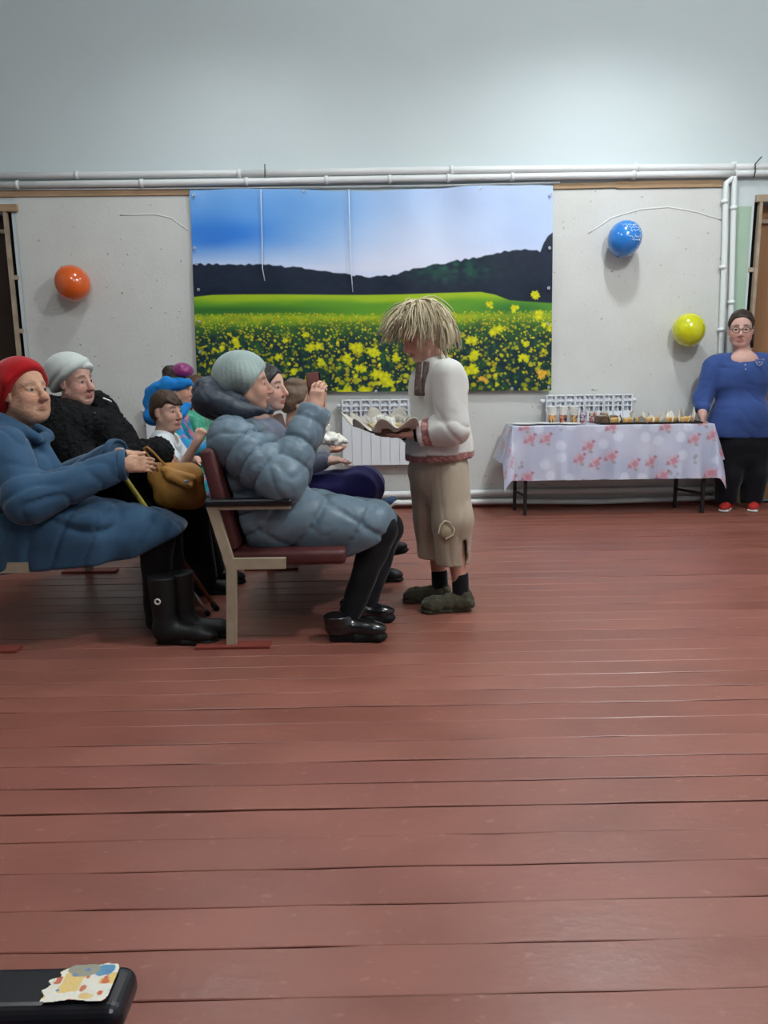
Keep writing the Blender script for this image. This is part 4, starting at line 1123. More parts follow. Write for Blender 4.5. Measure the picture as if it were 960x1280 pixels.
S = Sdf(); S.ell(pt(84, 575, Y0), (.20, .26, .24), None, .06).ell(pt(92, 630, Y0), (.24, .27, .16), None, .07)
limb(S, [pt(80, 532, Y0 - .15), pt(80, 532, Y0 + .15)], [.11, .11], .08)
S.cap(pt(58, 514, 4.00), pt(112, 532, 3.98), .070, .075, .09); S.cap(pt(56, 508, 4.24), pt(125, 512, 4.24), .060, .062, .08); S.cap(pt(50, 515, 4.05), pt(50, 515, 4.2), .06, None, .06)
S.cap(pt(122, 504, 4.22), pt(150, 545, 4.16), .062, .085, .08); S.cap(pt(120, 540, 4.05), pt(165, 580, 4.08), .11, .10, .08); S.cap(pt(135, 600, 4.0), pt(180, 622, 4.02), .13, .11, .08)
S.ell(pt(100, 507, Y0), (.052, .065, .07), None, .02, 's')
limb(S, [sN, eN, wN], [.11, .10, .085], .05); limb(S, [sF, eF, wF], [.11, .10, .085], .05)
limb(S, [pt(110, 640, 4.0), kN + vec(-.02, 0, 0)], [.14, .10], .06); limb(S, [pt(110, 640, 4.25), kF + vec(-.02, 0, 0)], [.14, .10], .06)
S.disp(lambda X, Y, Z: .006 * n3(X, Y, Z, 30) + .007 * n3(X, Y, Z + .3 * n3(X, Y, Z, 25), 95, 1.3) + .005 * n3(X, Y, Z, 210, .4))
lean(S, -1.09)
fur = B.wear('fur_coat', S, m_fur, .0085, smooth=0)
for px, py in ((118, 517), (126, 560)):
    S = Sdf(); S.ell(pt(px, py, 3.83), (.010, .006, .010), None, .002); B.wear('button', S, mat('dark_button', (60, 60, 66), .25, .6, var=(40, .3, (30, 30, 34))), .004, None, fur)
S = Sdf(); S.cap(pt(129, 498, 4.06), pt(139, 502, 4.06), .006, None, .002); B.wear('collar_clasp', S, m_gro, .004, None, fur)
m_whthat = mat('white_knit', (194, 200, 196), .9, .15, sheen=.3, var=(8, .3, (170, 178, 176)), bump=(120, .4, .004))
S = Sdf(); S.ell(H.p(-.035, 0, .060), (.128, .112, .100), H.R(), .02); S.ell(H.p(-.085, 0, .02), (.08, .095, .095), H.R(), .05)
S.cut(H.p(.055, 0, .052), H.f * .62 - H.u * .78, .015); S.cut(H.p(0, 0, -.06), -H.u, .02)
def hatfold(X, Y, Z):
    q = H.loc(np.stack([X, Y, Z], 1)); t = q[:, 0] * .62 - q[:, 2] * .78
    return -.010 * np.abs(np.sin((t + .02) * 62 + 2.0 * q[:, 1] / .1)) * sstep(-.11, -.03, t) + .005
S.disp(hatfold)
B.wear('knitted_hat', S, m_whthat, .006)
m_dkskirt = cloth('dark_wool_skirt', (18, 18, 22), .9, .15, 120)
S = Sdf(); limb(S, [kN + vec(-.2, 0, .0), kN, aN + vec(0, 0, .05)], [.13, .10, .09], .05); limb(S, [kF + vec(-.2, 0, 0), kF, aF + vec(0, 0, .05)], [.13, .10, .09], .05); S.disp(lambda X, Y, Z: .006 * n3(X, Y, Z * .4, 36)); B.wear('skirt', S, m_dkskirt, .011)
for hx, yy in ((kN[0] - .02, 4.02), (kF[0] + .02, 4.22)): shoe(B, (hx, yy, 0), 0, .26, m_mattblack, m_soleblk, 0, .2, 'boot', .004, res=.008)

# --- 3. boy in white T-shirt
Y0 = 4.62
H = Frame(pt(209, 514, Y0), -.52, -.04, 0, .95)
C = Person((at(200, 690, Y0).x, Y0, 0), H, 'seated boy in white T-shirt with short brown hair', (206, 164, 146), (176, 108, 104), (96, 76, 64), 'adult', pt(206, 546, Y0))
S = C.S; s_ = .8
tor = [pt(207, 562, Y0), pt(196, 612, Y0), pt(190, 630, Y0)]; limb(S, tor, [.075, .08, .085])
sN, eN, wN = pt(202, 556, 4.47), pt(226, 588, 4.42), pt(247, 551, 4.44)
sF, eF, wF = pt(214, 552, 4.76), pt(236, 585, 4.80), pt(246, 575, 4.72)
limb(S, [tor[0], sN, eN, wN], [.05, .036, .032, .024]); limb(S, [tor[0], sF, eF, wF], [.05, .036, .032, .024])
kN, aN = pt(250, 640, 4.5), pt(256, 695, 4.5); kF, aF = pt(254, 638, 4.74), pt(262, 690, 4.74)
limb(S, [tor[2], kN, aN], [.08, .05, .032]); limb(S, [tor[2], kF, aF], [.08, .05, .032])
C.hand(wN, (.45, .15, .85), (.1, .95, -.1), sc=.8, side=-1, curl=(1.2, 1.3, .8), thumb=.3)
C.hand(wF, (.9, -.3, -.2), (-.1, -.2, -1), sc=.8, side=1, curl=(.5, .5, .4))
C.finish()
m_wt = cloth('white_cotton_shirt', (214, 222, 226), .85, .1, 160, (6, .25, (190, 200, 206)))
S = Sdf(); limb(S, [pt(206, 556, Y0), pt(198, 610, Y0), pt(192, 630, Y0)], [.095, .115, .12], .05); limb(S, [pt(204, 553, 4.50), pt(212, 552, 4.76)], [.055, .055], .05)
for a, b in ((sN, eN), (sF, eF)): S.cap(a, dims(a, b, .62), .052, .054, .03); 
S.cap(H.p(.0, 0, -.12), pt(216, 552, Y0 - .03), .050, .030, .012, 's'); S.ell(pt(214, 552, Y0 - .03), (.045, .05, .035), None, .01, 's')
S.disp(lambda X, Y, Z: .005 * n3(X, Y, Z, 34) + .003 * n3(X, Y, Z, 70, 1))
S.cut(dims(sN, eN, .72), eN - sN, .004) if False else None
C.wear('shirt', S, m_wt, .0075)
m_brownhair = mat('brown_hair', (74, 56, 44), .55, .35, var=(40, .5, (52, 38, 30)), bump=(90, .6, .006), stretch=(1, 1, .4))
S = Sdf(); S.ell(H.p(-.018, 0, .040), (.103 * .95, .084 * .95, .096 * .95), H.R(), .01); S.ell(H.p(-.05, 0, -.01), (.062, .074, .07), H.R(), .03)
S.cut(H.p(.040, 0, .042), H.f * .85 - H.u * .5, .01); S.cut(H.p(0, 0, -.06), -H.u + H.f * .35, .01)
S.cap(H.p(.06, -.05, .07), H.p(.082, -.018, .048), .014, .010, .015); S.cap(H.p(.075, -.01, .075), H.p(.088, .012, .05), .014, .010, .015); S.cap(H.p(.07, .03, .07), H.p(.075, .045, .045), .014, .010, .015)
for q in (-1, 1): S.ell(H.p(.005, q * .085, -.012), (.026, .03, .036), H.R(), .006, 's')
S.disp(lambda X, Y, Z: .003 * n3(X, Y, Z * .5, 110))
C.wear('hair', S, m_brownhair, .005)
m_darkpants = cloth('dark_navy_trousers', (30, 32, 46), .85, .15)
S = Sdf(); limb(S, [tor[2], kN, aN + vec(0, 0, .03)], [.11, .07, .05], .04); limb(S, [tor[2], kF, aF + vec(0, 0, .03)], [.11, .07, .05], .04); C.wear('trousers', S, m_darkpants, .01)
m_pinkwhite = mat('pale_sneaker_canvas', (176, 160, 166), .7, .2, var=(20, .4, (140, 120, 130)))
for a in (aN, aF): shoe(C, (a[0] - .04, a[1], 0.0), 0, .2, m_pinkwhite, m_solewht, 0, 0, 'sneaker', .004, res=.008)

# --- 4. girl with blue ribbon scarf
Y0 = 5.12
H = Frame(pt(224, 486, Y0), -.15, -.05, 0, .95)
D = Person((at(205, 670, Y0).x, Y0, 0), H, 'seated girl in blue scarf and purple headdress, hair in a bun', (206, 158, 136), (176, 108, 104), (70, 54, 44), 'adult', pt(218, 515, Y0))
S = D.S; tor = [pt(216, 532, Y0), pt(206, 585, Y0), pt(202, 605, Y0)]; limb(S, tor, [.08, .09, .1])
sN, eN, wN = pt(211, 526, 4.98), pt(228, 562, 4.94), pt(256, 560, 5.0); sF, eF, wF = pt(224, 524, 5.26), pt(238, 560, 5.3), pt(258, 558, 5.2)
limb(S, [tor[0], sN, eN, wN], [.05, .036, .032, .024]); limb(S, [tor[0], sF, eF, wF], [.05, .036, .032, .024])
kN, aN = pt(268, 618, 5.03), pt(272, 668, 5.03); kF, aF = pt(270, 617, 5.22), pt(274, 665, 5.22)
limb(S, [tor[2], kN, aN], [.08, .05, .034]); limb(S, [tor[2], kF, aF], [.08, .05, .034])
D.hand(wN, (.95, .2, -.2), (0, .3, -1), sc=.8, side=-1); D.hand(wF, (.95, -.2, -.2), (0, -.3, -1), sc=.8, side=1)
D.finish(.008)
m_dkhair = mat('dark_brown_hair', (52, 40, 34), .5, .4, var=(40, .5, (34, 26, 22)), bump=(90, .6, .006))
S = Sdf(); S.ell(H.p(-.018, 0, .040), (.100, .082, .094), H.R(), .01); S.ell(H.p(-.062, 0, .112), (.052, .05, .045), H.R(), .02); S.ell(H.p(-.055, 0, -.02), (.05, .07, .07), H.R(), .03)
S.cut(H.p(.045, 0, .045), H.f * .85 - H.u * .5, .01); S.disp(lambda X, Y, Z: .004 * n3(X, Y, Z, 90)); D.wear('hair', S, m_dkhair, .006)
m_purple = mat('magenta_satin', (134, 40, 104), .35, .5, sheen=.3, var=(12, .4, (92, 30, 92)), bump=(40, .2, .003))
S = Sdf(); S.ell(H.p(.030, 0, .118), (.066, .08, .058), H.R(), .01); S.cut(H.p(0, 0, .088), -H.u, .01); S.disp(lambda X, Y, Z: .004 * n3(X, Y, Z, 60)); D.wear('headdress', S, m_purple, .006)
m_bscarf = cloth('bright_blue_scarf', (28, 128, 204), .7, .2, 140, (9, .35, (20, 96, 176)))
S = Sdf(); R = H.R()
S.ell(H.p(-.01, 0, .022), (.108, .092, .050), R, .02)
S.cap(H.p(-.06, -.06, .03), H.p(-.19, -.05, -.03), .055, .035, .03); S.cap(H.p(-.15, -.05, -.02), H.p(-.21, -.05, -.10), .042, .03, .03)
S.cap(H.p(-.07, -.04, -.05), H.p(-.19, -.03, -.20), .05, .06, .04); S.cap(H.p(.0, -.07, .04), H.p(.085, -.05, .045), .03, .028, .02)
S.cap(H.p(.07, -.02, -.10), H.p(.03, -.06, -.16), .03, .04, .02); S.cap(H.p(-.05, -.08, -.12), H.p(.03, -.06, -.16), .03, .03, .02)
S.ell(H.p(.085, .01, -.04), (.05, .06, .055), R, .01, 's')
S.disp(lambda X, Y, Z: .008 * n3(X, Y, Z, 32) + .004 * n3(X, Y, Z, 75, 2)); D.wear('ribbon_scarf', S, m_bscarf, .0065)
def dress_tint(P):
    a = vnoise(P[:, 0] * 40 + 50, P[:, 2] * 40 + P[:, 1] * 31, 71); C_ = np.tile(np.array((48, 138, 190), float), (len(P), 1)); C_[a > .62] = (206, 130, 150); C_[a < .3] = (40, 160, 150); return C_
S = Sdf(); limb(S, tor, [.105, .125, .14], .05); limb(S, [sN, sF], [.06, .06], .04); limb(S, [sN, eN, wN], [.062, .055, .042], .03); limb(S, [sF, eF, wF], [.062, .055, .042], .03)
limb(S, [tor[2], kN], [.14, .1], .05); limb(S, [tor[2], kF], [.14, .1], .05); S.disp(lambda X, Y, Z: .006 * n3(X, Y, Z, 34))
D.wear('dress', S, mat('printed_dress', vcol=True, rough=.8, spec=.2, var=(30, .1, (80, 110, 140))), .009, dress_tint)
for a in (aN, aF): shoe(D, (a[0] - .04, a[1], 0.0), 0, .2, m_mattblack, m_soleblk, 0, 0, 'shoe', .004, res=.01)

# --- 5. child with brown hair and green sleeve, beyond the girl
Y0 = 5.58
H = Frame(pt(248, 492, Y0), -.2, -.05, 0, .92)
E_ = Person((at(236, 655, Y0).x, Y0, 0), H, 'seated child in shiny green top with loose brown hair', (206, 160, 140), (176, 108, 104), (80, 60, 50), 'adult', pt(244, 518, Y0))
S = E_.S; tor = [pt(243, 535, Y0), pt(234, 580, Y0), pt(230, 596, Y0)]; limb(S, tor, [.075, .085, .09])
sN, eN, wN = pt(240, 528, 5.44), pt(254, 560, 5.4), pt(276, 556, 5.46); sF, eF, wF = pt(250, 526, 5.7), pt(262, 556, 5.74), pt(278, 552, 5.66)
limb(S, [tor[0], sN, eN, wN], [.05, .036, .032, .024]); limb(S, [tor[0], sF, eF, wF], [.05, .036, .032, .024])
kN, aN = pt(286, 604, 5.48), pt(290, 645, 5.48); kF, aF = pt(288, 603, 5.66), pt(292, 643, 5.66)
limb(S, [tor[2], kN, aN], [.08, .05, .034]); limb(S, [tor[2], kF, aF], [.08, .05, .034])
E_.hand(wN, (.95, .2, -.2), (0, .3, -1), sc=.8, side=-1); E_.hand(wF, (.95, -.2, -.2), (0, -.3, -1), sc=.8, side=1)
E_.finish(.009)
S = Sdf(); S.ell(H.p(-.02, 0, .035), (.105, .092, .10), H.R(), .01); S.cap(H.p(-.05, -.05, -.02), H.p(-.05, -.07, -.16), .05, .04, .03); S.cap(H.p(-.05, .05, -.02), H.p(-.05, .07, -.16), .05, .04, .03)
S.cut(H.p(.05, 0, .045), H.f * .85 - H.u * .4, .01); S.disp(lambda X, Y, Z: .004 * n3(X, Y, Z * .3, 90)); E_.wear('hair', S, mat('reddish_brown_hair', (84, 52, 40), .5, .4, var=(40, .5, (58, 36, 28)), bump=(90, .6, .006)), .007)
m_green2 = mat('shiny_green_fabric', (40, 150, 118), .35, .5, sheen=.3, var=(18, .5, (84, 190, 160)), bump=(30, .4, .006))
S = Sdf(); limb(S, tor, [.10, .12, .13], .05); limb(S, [sN, sF], [.07, .07], .04); limb(S, [sN, eN], [.085, .07], .03); limb(S, [sF, eF], [.085, .07], .03); limb(S, [tor[2], kN], [.13, .09], .05); limb(S, [tor[2], kF], [.13, .09], .05)
S.disp(lambda X, Y, Z: .009 * n3(X, Y, Z, 45)); E_.wear('dress', S, m_green2, .009)
for a in (aN, aF): shoe(E_, (a[0] - .04, a[1], 0.0), 0, .2, m_mattblack, m_soleblk, 0, 0, 'shoe', .004, res=.01)

# --- 6. woman in grey-blue puffer coat filming with a phone
Y0 = 3.55
H = Frame(pt(309, 481, Y0), .10, .02, 0, 1.0)
G_ = Person((at(330, 700, Y0).x, Y0, 0), H, 'seated woman in grey-blue puffer coat and mint knitted hat', (206, 160, 140), (184, 104, 100), (96, 74, 64), 'adult', pt(298, 535, Y0))
S = G_.S
tor = [pt(305, 565, Y0), pt(318, 640, Y0), pt(325, 668, Y0)]; limb(S, tor, [.12, .13, .12])
sN, eN, wN = pt(290, 552, 3.34), pt(352, 603, 3.26), pt(394, 512, 3.42)
sF, eF, wF = pt(304, 548, 3.76), pt(362, 596, 3.82), pt(398, 510, 3.66)
limb(S, [tor[0], sN, eN, wN], [.08, .05, .042, .030]); limb(S, [tor[0], sF, eF, wF], [.08, .05, .042, .030])
kN, aN = pt(476, 662, 3.42), pt(436, 772, 3.36); kF, aF = pt(484, 660, 3.60), pt(456, 762, 3.52)
limb(S, [tor[2], kN, aN], [.11, .055, .036]); limb(S, [tor[2], kF, aF], [.11, .055, .036])
G_.hand(wN + vec(0, 0, .0), (.12, .25, 1), (.35, .9, 0), sc=1.0, side=-1, curl=(.35, .55, .4), thumb=.3, thumb_curl=.2)
G_.hand(wF, (.08, -.3, 1), (.2, -.9, 0), sc=1.0, side=1, curl=(.5, .7, .5), thumb=.3)
G_.finish()
m_puffer = mat('grey_blue_nylon', (104, 124, 138), .40, .4, sheen=.15, var=(6, .3, (84, 102, 118)), bump=(34, .3, .006))
m_hood = mat('dark_slate_nylon', (52, 60, 72), .5, .35, sheen=.1, var=(6, .35, (40, 46, 58)), bump=(22, .4, .01))
S = Sdf()
S.ell(pt(305, 590, Y0), (.205, .26, .24), None, .06).ell(pt(330, 640, Y0), (.24, .28, .18), None, .08)
limb(S, [pt(292, 548, Y0 - .13), pt(292, 548, Y0 + .13)], [.10, .10], .08)
limb(S, [pt(345, 645, 3.42), pt(455, 657, 3.42)], [.155, .118], .06); limb(S, [pt(345, 640, 3.66), pt(460, 654, 3.66)], [.155, .118], .06)
S.cap(pt(470, 652, 3.44), pt(474, 650, 3.62), .088, None, .05); S.box(pt(395, 668, Y0), (.20, .16, .04), None, .06, .06)
S.hem(pt(440, 688, 3.44), pt(440, 688, Y0) - pt(410, 620, Y0), .012); S.hem(pt(380, 690, Y0), (0, 0, -1), .012); 
def quilt(X, Y, Z):
    bx = G_.base[0]; x = X - bx
    lap = sstep(-.04, .08, x) * sstep(.80, .68, Z)
    t1 = np.abs(np.sin((x * .80 - Z * .62 + .25 * (Y - 3.55)) * 17.5)); t2 = np.abs(np.sin((x * .60 + Z * .9) * 11.5 + .9)); t3 = np.abs(np.sin((Z - .05 * np.sin(x * 9)) * 31 + .5))
    gv = lambda t, w: np.exp(-(t / w) ** 2)
    seam = (.011 * gv(t1, .20) + .008 * gv(t2, .13)) * lap + .012 * gv(t3, .24) * (1 - lap)
    bul = .006 * t1 * lap + .008 * t3 * (1 - lap)
    near = (gv(t1, .5) + gv(t2, .4)) * lap + gv(t3, .6) * (1 - lap)
    return .003 + seam - bul + .003 * n3(X, Y, Z, 18) + .0045 * near * crease(x * .9 + Z * .5, Y, Z * .6 - x * .4, 60, 1.4, 4) + .003 * crease(X, Y, Z, 34, .6, 8)
S.disp(quilt); lean(S)
pc = G_.wear('puffer_coat', S, m_puffer, .0075)
for (a, b, c, nm) in ((sN, eN, wN, 0), (sF, eF, wF, 1)):
    S = Sdf(); w2 = c + (c - b) * -.06
    S.cap(a, b, .108, .100, .03, 'u', (3.6, .020, .3)); S.cap(b, w2, .096, .064, .03, 'u', (3.4, .016, .1)); S.cap(dims(b, w2, .72), w2, .066, .066, .02)
    S.cut(c + nrm(c - b) * .0, c - b, .005); S.cap(c - nrm(c - b) * .015, c + nrm(c - b) * .06, .045, .05, .005, 's')
    S.disp(lambda X, Y, Z: .004 * n3(X, Y, Z, 24, .5) + .007 * crease(X, Y, Z, 26, .9, 8) + .003 * crease(X, Y, Z, 56, 1.9, 5))
    G_.wear('sleeve', S, m_puffer, .0075, None, pc)
S = Sdf(); S.ell(pt(284, 505, Y0), (.135, .200, .095), np.stack([nrm(vec(.97, 0, -.22)), vec(0, 1, 0), nrm(vec(.22, 0, .97))]), .04); S.ell(pt(264, 492, Y0), (.075, .15, .085), None, .05); S.cap(pt(290, 512, 3.36), pt(335, 514, 3.42), .045, .022, .05); S.ell(pt(312, 474, Y0), (.09, .105, .085), None, .03, 's'); S_ = Sdf(); S_.cap(pt(262, 500, 3.42), pt(332, 512, 3.40), .060, .030, .03); S.cap(pt(262, 495, 3.68), pt(335, 512, 3.68), .060, .030, .03); S.cap(pt(258, 500, 3.44), pt(258, 498, 3.66), .065, None, .04)
S.disp(lambda X, Y, Z: .006 * n3(X, Y * .6, Z * 1.5, 24, .8) + .016 * crease(X * .5, Y * .5, Z * 1.6 + X * .4, 26, .5, 5) + .006 * crease(X, Y, Z, 60, 1.1)); G_.wear('hood', S, m_hood, .0075, None, pc)
m_mint = mat('mint_knit', (156, 172, 168), .9, .15, sheen=.35, var=(14, .35, (118, 136, 134)), bump=(150, .5, .004))
S = Sdf(); S.ell(H.p(-.028, 0, .055), (.122, .100, .100), H.R(), .02); S.ell(H.p(-.08, 0, .01), (.065, .085, .085), H.R(), .04); S.cap(H.p(.0, -.072, .03), H.p(.0, .072, .03), .06, None, .04)
S.cut(H.p(.06, 0, .042), H.f * .78 - H.u * .62, .012); S.cut(H.p(0, 0, -.055), -H.u, .012)
def rib(X, Y, Z):
    q = H.loc(np.stack([X, Y, Z], 1)); return -.0022 * np.abs(np.sin(np.arctan2(q[:, 1], q[:, 0] + .02) * 16 + q[:, 2] * 10))
S.disp(rib); G_.wear('knitted_hat', S, m_mint, .0055)
S = Sdf(); limb(S, [kN + vec(-.12, 0, .01), kN, aN], [.085, .075, .05]); limb(S, [kF + vec(-.12, 0, .01), kF, aF], [.085, .075, .05]); S.disp(lambda X, Y, Z: .003 * n3(X, Y, Z, 50)); G_.wear('tights', S, m_tights, .008)
g = ground(408, 802); shoe(G_, (g.x, g.y + .02, 0), -.05, .268, m_blackleather, m_soleblk, 0, .12, 'loafer', .020)
g = ground(428, 780); shoe(G_, (g.x, g.y + .02, 0), .05, .25, m_blackleather, m_soleblk, 0, .12, 'loafer', .020)

# --- 7. dark-haired woman in navy skirt
Y0 = 4.17
H = Frame(pt(335, 485, Y0), -.38, .02, 0, 1.0)
I_ = Person((at(340, 690, Y0).x, Y0, 0), H, 'seated dark-haired woman in navy skirt beyond the puffer-coated woman', (214, 172, 156), (182, 98, 96), (56, 44, 40), 'adult', pt(326, 530, Y0))
S = I_.S; tor = [pt(330, 555, Y0), pt(335, 615, Y0), pt(338, 635, Y0)]; limb(S, tor, [.10, .11, .12])
sN, eN, wN = pt(325, 545, 4.0), pt(348, 595, 3.96), pt(406, 578, 4.05); sF, eF, wF = pt(338, 542, 4.36), pt(360, 592, 4.38), pt(408, 574, 4.26)
limb(S, [tor[0], sN, eN, wN], [.07, .042, .036, .026]); limb(S, [tor[0], sF, eF, wF], [.07, .042, .036, .026])
kN, aN = pt(455, 604, 4.06), pt(470, 684, 4.08); kF, aF = pt(452, 612, 4.26), pt(460, 714, 4.22)
limb(S, [tor[2], kN, aN], [.10, .055, .036]); limb(S, [tor[2], kF, aF], [.10, .055, .036])
I_.hand(wN, (.95, .2, .12), (.1, .2, -1), sc=.9, side=-1, curl=(.2, .3, .2), thumb=.5); I_.hand(wF, (.95, -.3, .05), (.1, -.1, -1), sc=.9, side=1, curl=(.3, .4, .3))
I_.finish()
m_blkhair = mat('black_hair', (26, 22, 24), .4, .45, var=(40, .5, (40, 34, 34)), bump=(80, .5, .006))
S = Sdf(); S.ell(H.p(-.02, 0, .035), (.106, .088, .098), H.R(), .01); S.ell(H.p(-.06, 0, -.03), (.06, .08, .08), H.R(), .04); S.cap(H.p(-.02, -.075, .02), H.p(-.03, -.078, -.09), .028, .025, .02); S.cap(H.p(-.02, .075, .02), H.p(-.03, .078, -.09), .028, .025, .02)
S.cut(H.p(.066, 0, .055), H.f * .9 - H.u * .42, .01); S.disp(lambda X, Y, Z: .003 * n3(X, Y, Z * .4, 80)); I_.wear('hair', S, m_blkhair, .006)
m_greycard = cloth('grey_cardigan', (104, 110, 126), .9, .2, 120)
S = Sdf(); limb(S, tor, [.145, .16, .17], .05); limb(S, [sN, sF], [.075, .075], .05); limb(S, [sN, eN, wN + vec(-.02, 0, 0)], [.072, .062, .046], .03); limb(S, [sF, eF, wF + vec(-.02, 0, 0)], [.072, .062, .046], .03); S.disp(lambda X, Y, Z: .005 * n3(X, Y, Z, 36)); lean(S); I_.wear('cardigan', S, m_greycard, .009)
m_navy = cloth('navy_pleated_skirt', (38, 36, 92), .7, .25, 90, (8, .35, (28, 26, 70)))
S = Sdf(); limb(S, [tor[2], kN + vec(.0, 0, -.01)], [.17, .098], .06); limb(S, [tor[2], kF + vec(0, 0, -.01)], [.17, .10], .06); S.cap(kN + vec(-.01, 0, -.02), kF + vec(0, 0, -.02), .096, None, .05); S.cap(kN + vec(.01, .02, -.02), kN + vec(-.01, .05, -.13), .09, .085, .04)
S.disp(lambda X, Y, Z: .009 * np.abs(np.sin((Y * 1.0 + X * .35 + .25 * Z) * 42)) - .004 + .004 * n3(X, Y, Z, 40)); S.cut(kN + vec(0, 0, -.14), (-.35, 0, -1), .01); I_.wear('skirt', S, m_navy, .0085)
S = Sdf(); limb(S, [kN, aN], [.062, .045]); limb(S, [kF, aF], [.062, .045]); I_.wear('tights', S, m_tights, .008)
shoe(I_, tuple(aN + vec(-.055, 0, -.075)), -.05, .24, m_mattblack, m_soleblk, .22, 0, 'shoe', .004); g = ground(445, 732); shoe(I_, (aF[0] - .05, aF[1], 0), -.05, .25, m_mattblack, m_soleblk, 0, 0, 'shoe', .006)

# --- 8. child with hair in a topknot
Y0 = 4.72
H = Frame(pt(372, 504, Y0), .25, -.05, 0, .93)
K_ = Person((at(372, 670, Y0).x, Y0, 0), H, 'seated child with brown topknot beside the navy skirt', (206, 162, 140), (176, 108, 104), (96, 76, 60), 'adult', pt(368, 535, Y0))
S = K_.S; tor = [pt(367, 556, Y0), pt(368, 600, Y0), pt(368, 616, Y0)]; limb(S, tor, [.075, .085, .09])
sN, eN, wN = pt(362, 548, 4.58), pt(380, 580, 4.54), pt(410, 562, 4.6); sF, eF, wF = pt(372, 546, 4.86), pt(388, 578, 4.9), pt(412, 560, 4.82)
limb(S, [tor[0], sN, eN, wN], [.05, .036, .032, .024]); limb(S, [tor[0], sF, eF, wF], [.05, .036, .032, .024])
kN, aN = pt(440, 612, 4.64), pt(474, 636, 4.64); kF, aF = pt(440, 610, 4.82), pt(450, 655, 4.82)
limb(S, [tor[2], kN, aN], [.08, .05, .032]); limb(S, [tor[2], kF, aF], [.08, .05, .032])
K_.hand(wN, (.95, .1, -.1), (0, .4, .9), sc=.75, side=1, curl=(.3, .4, .3)); K_.hand(wF, (.95, -.1, -.1), (0, -.4, .9), sc=.75, side=-1, curl=(.3, .4, .3))
K_.finish(.008)
m_ltbrown = mat('light_brown_hair', (110, 88, 70), .5, .4, var=(40, .5, (74, 56, 44)), bump=(90, .6, .006))
S = Sdf(); S.ell(H.p(-.016, 0, .040), (.100, .084, .092), H.R(), .01); S.ell(H.p(-.015, 0, .125), (.070, .055, .035), H.R(), .015); S.ell(H.p(-.05, 0, -.01), (.06, .074, .06), H.R(), .03)
S.cut(H.p(.045, 0, .045), H.f * .85 - H.u * .5, .01); S.cut(H.p(0, 0, -.045), -H.u + H.f * .3, .01); S.disp(lambda X, Y, Z: .004 * n3(X, Y, Z, 80)); K_.wear('hair', S, m_ltbrown, .0065)
m_paleshirt = cloth('pale_grey_shirt', (150, 150, 150), .85, .15)
S = Sdf(); limb(S, tor, [.10, .115, .125], .05); limb(S, [sN, sF], [.06, .06], .04); limb(S, [sN, eN, wN + vec(-.02, 0, 0)], [.06, .052, .04], .03); limb(S, [sF, eF, wF + vec(-.02, 0, 0)], [.06, .052, .04], .03); S.disp(lambda X, Y, Z: .005 * n3(X, Y, Z, 40)); K_.wear('shirt', S, m_paleshirt, .009)
S = Sdf(); limb(S, [tor[2], kN, aN + vec(-.02, 0, 0)], [.12, .07, .05], .04); limb(S, [tor[2], kF, aF], [.12, .07, .05], .04); K_.wear('trousers', S, m_darkpants, .01)
m_bluecanvas = mat('blue_canvas_shoe', (56, 76, 104), .8, .2, var=(20, .4, (40, 56, 80)), bump=(120, .3, .002))
shoe(K_, tuple(aN + vec(-.05, 0, -.055)), 0, .20, m_bluecanvas, m_solewht, .5, 0, 'sneaker', .006, res=.007); shoe(K_, tuple(aF + vec(-.05, 0, -.06)), 0, .20, m_bluecanvas, m_solewht, 0, 0, 'sneaker', .006, res=.009)
# --- 9. standing child actor in linen costume and straw wig
Y0 = 3.76
H = Frame(pt(526, 419, Y0), math.pi + .42, -.44, 0, .97)
N_ = Person((at(552, 760, Y0).x, Y0, 0), H, 'standing child in shaggy straw wig and white embroidered tunic, holding tray', (206, 158, 140), (172, 98, 94), (110, 88, 70), 'adult', pt(545, 458, Y0))
S = N_.S
tor = [pt(548, 475, Y0), pt(550, 550, Y0), pt(549, 585, Y0)]; limb(S, tor, [.09, .10, .10])
sN, eN, wN = pt(560, 470, 3.60), pt(566, 536, 3.55), pt(521, 543, 3.60)
sF, eF, wF = pt(545, 468, 3.90), pt(545, 536, 3.95), pt(505, 542, 3.86)
limb(S, [tor[0], sN, eN, wN], [.06, .045, .038, .026]); limb(S, [tor[0], sF, eF, wF], [.06, .045, .038, .026])
hN, kN, aN = pt(558, 590, 3.69), pt(566, 650, 3.66), pt(575, 735, 3.665); hF, kF, aF = pt(540, 590, 3.83), pt(545, 650, 3.83), pt(549, 728, 3.82)
limb(S, [tor[2], hN, kN, aN], [.09, .075, .055, .034]); limb(S, [tor[2], hF, kF, aF], [.09, .075, .055, .034])
N_.hand(wN + vec(.0, 0, 0), (-.98, .15, -.04), (.0, .15, 1), sc=.92, side=-1, curl=(.05, .12, .1), thumb=.5, thumb_curl=.1); N_.hand(wF, (-.96, -.2, -.05), (0, -.1, 1), sc=.92, side=1, curl=(.05, .12, .1), thumb=.5, thumb_curl=.1)
N_.finish()
m_tunic = mat('white_linen_tunic', (206, 204, 200), .7, .25, sheen=.15, var=(6, .25, (184, 182, 180)), bump=(16, .35, .01))
zh = pt(550, 577, Y0)[2]; 
def tunic_tint(P):
    C_ = np.tile(np.array((212, 210, 206), float), (len(P), 1)); d = P[:, 2] - (zh + (P[:, 0] - N_.base[0]) * .05)
    C_[(d > .018) & (d < .052)] = (134, 76, 74)
    pat = vnoise(P[:, 0] * 90 + P[:, 1] * 60 + 60, P[:, 2] * 130, 81); C_[(d > .026) & (d < .044) & (pat > .6)] = (176, 120, 112)
    return C_
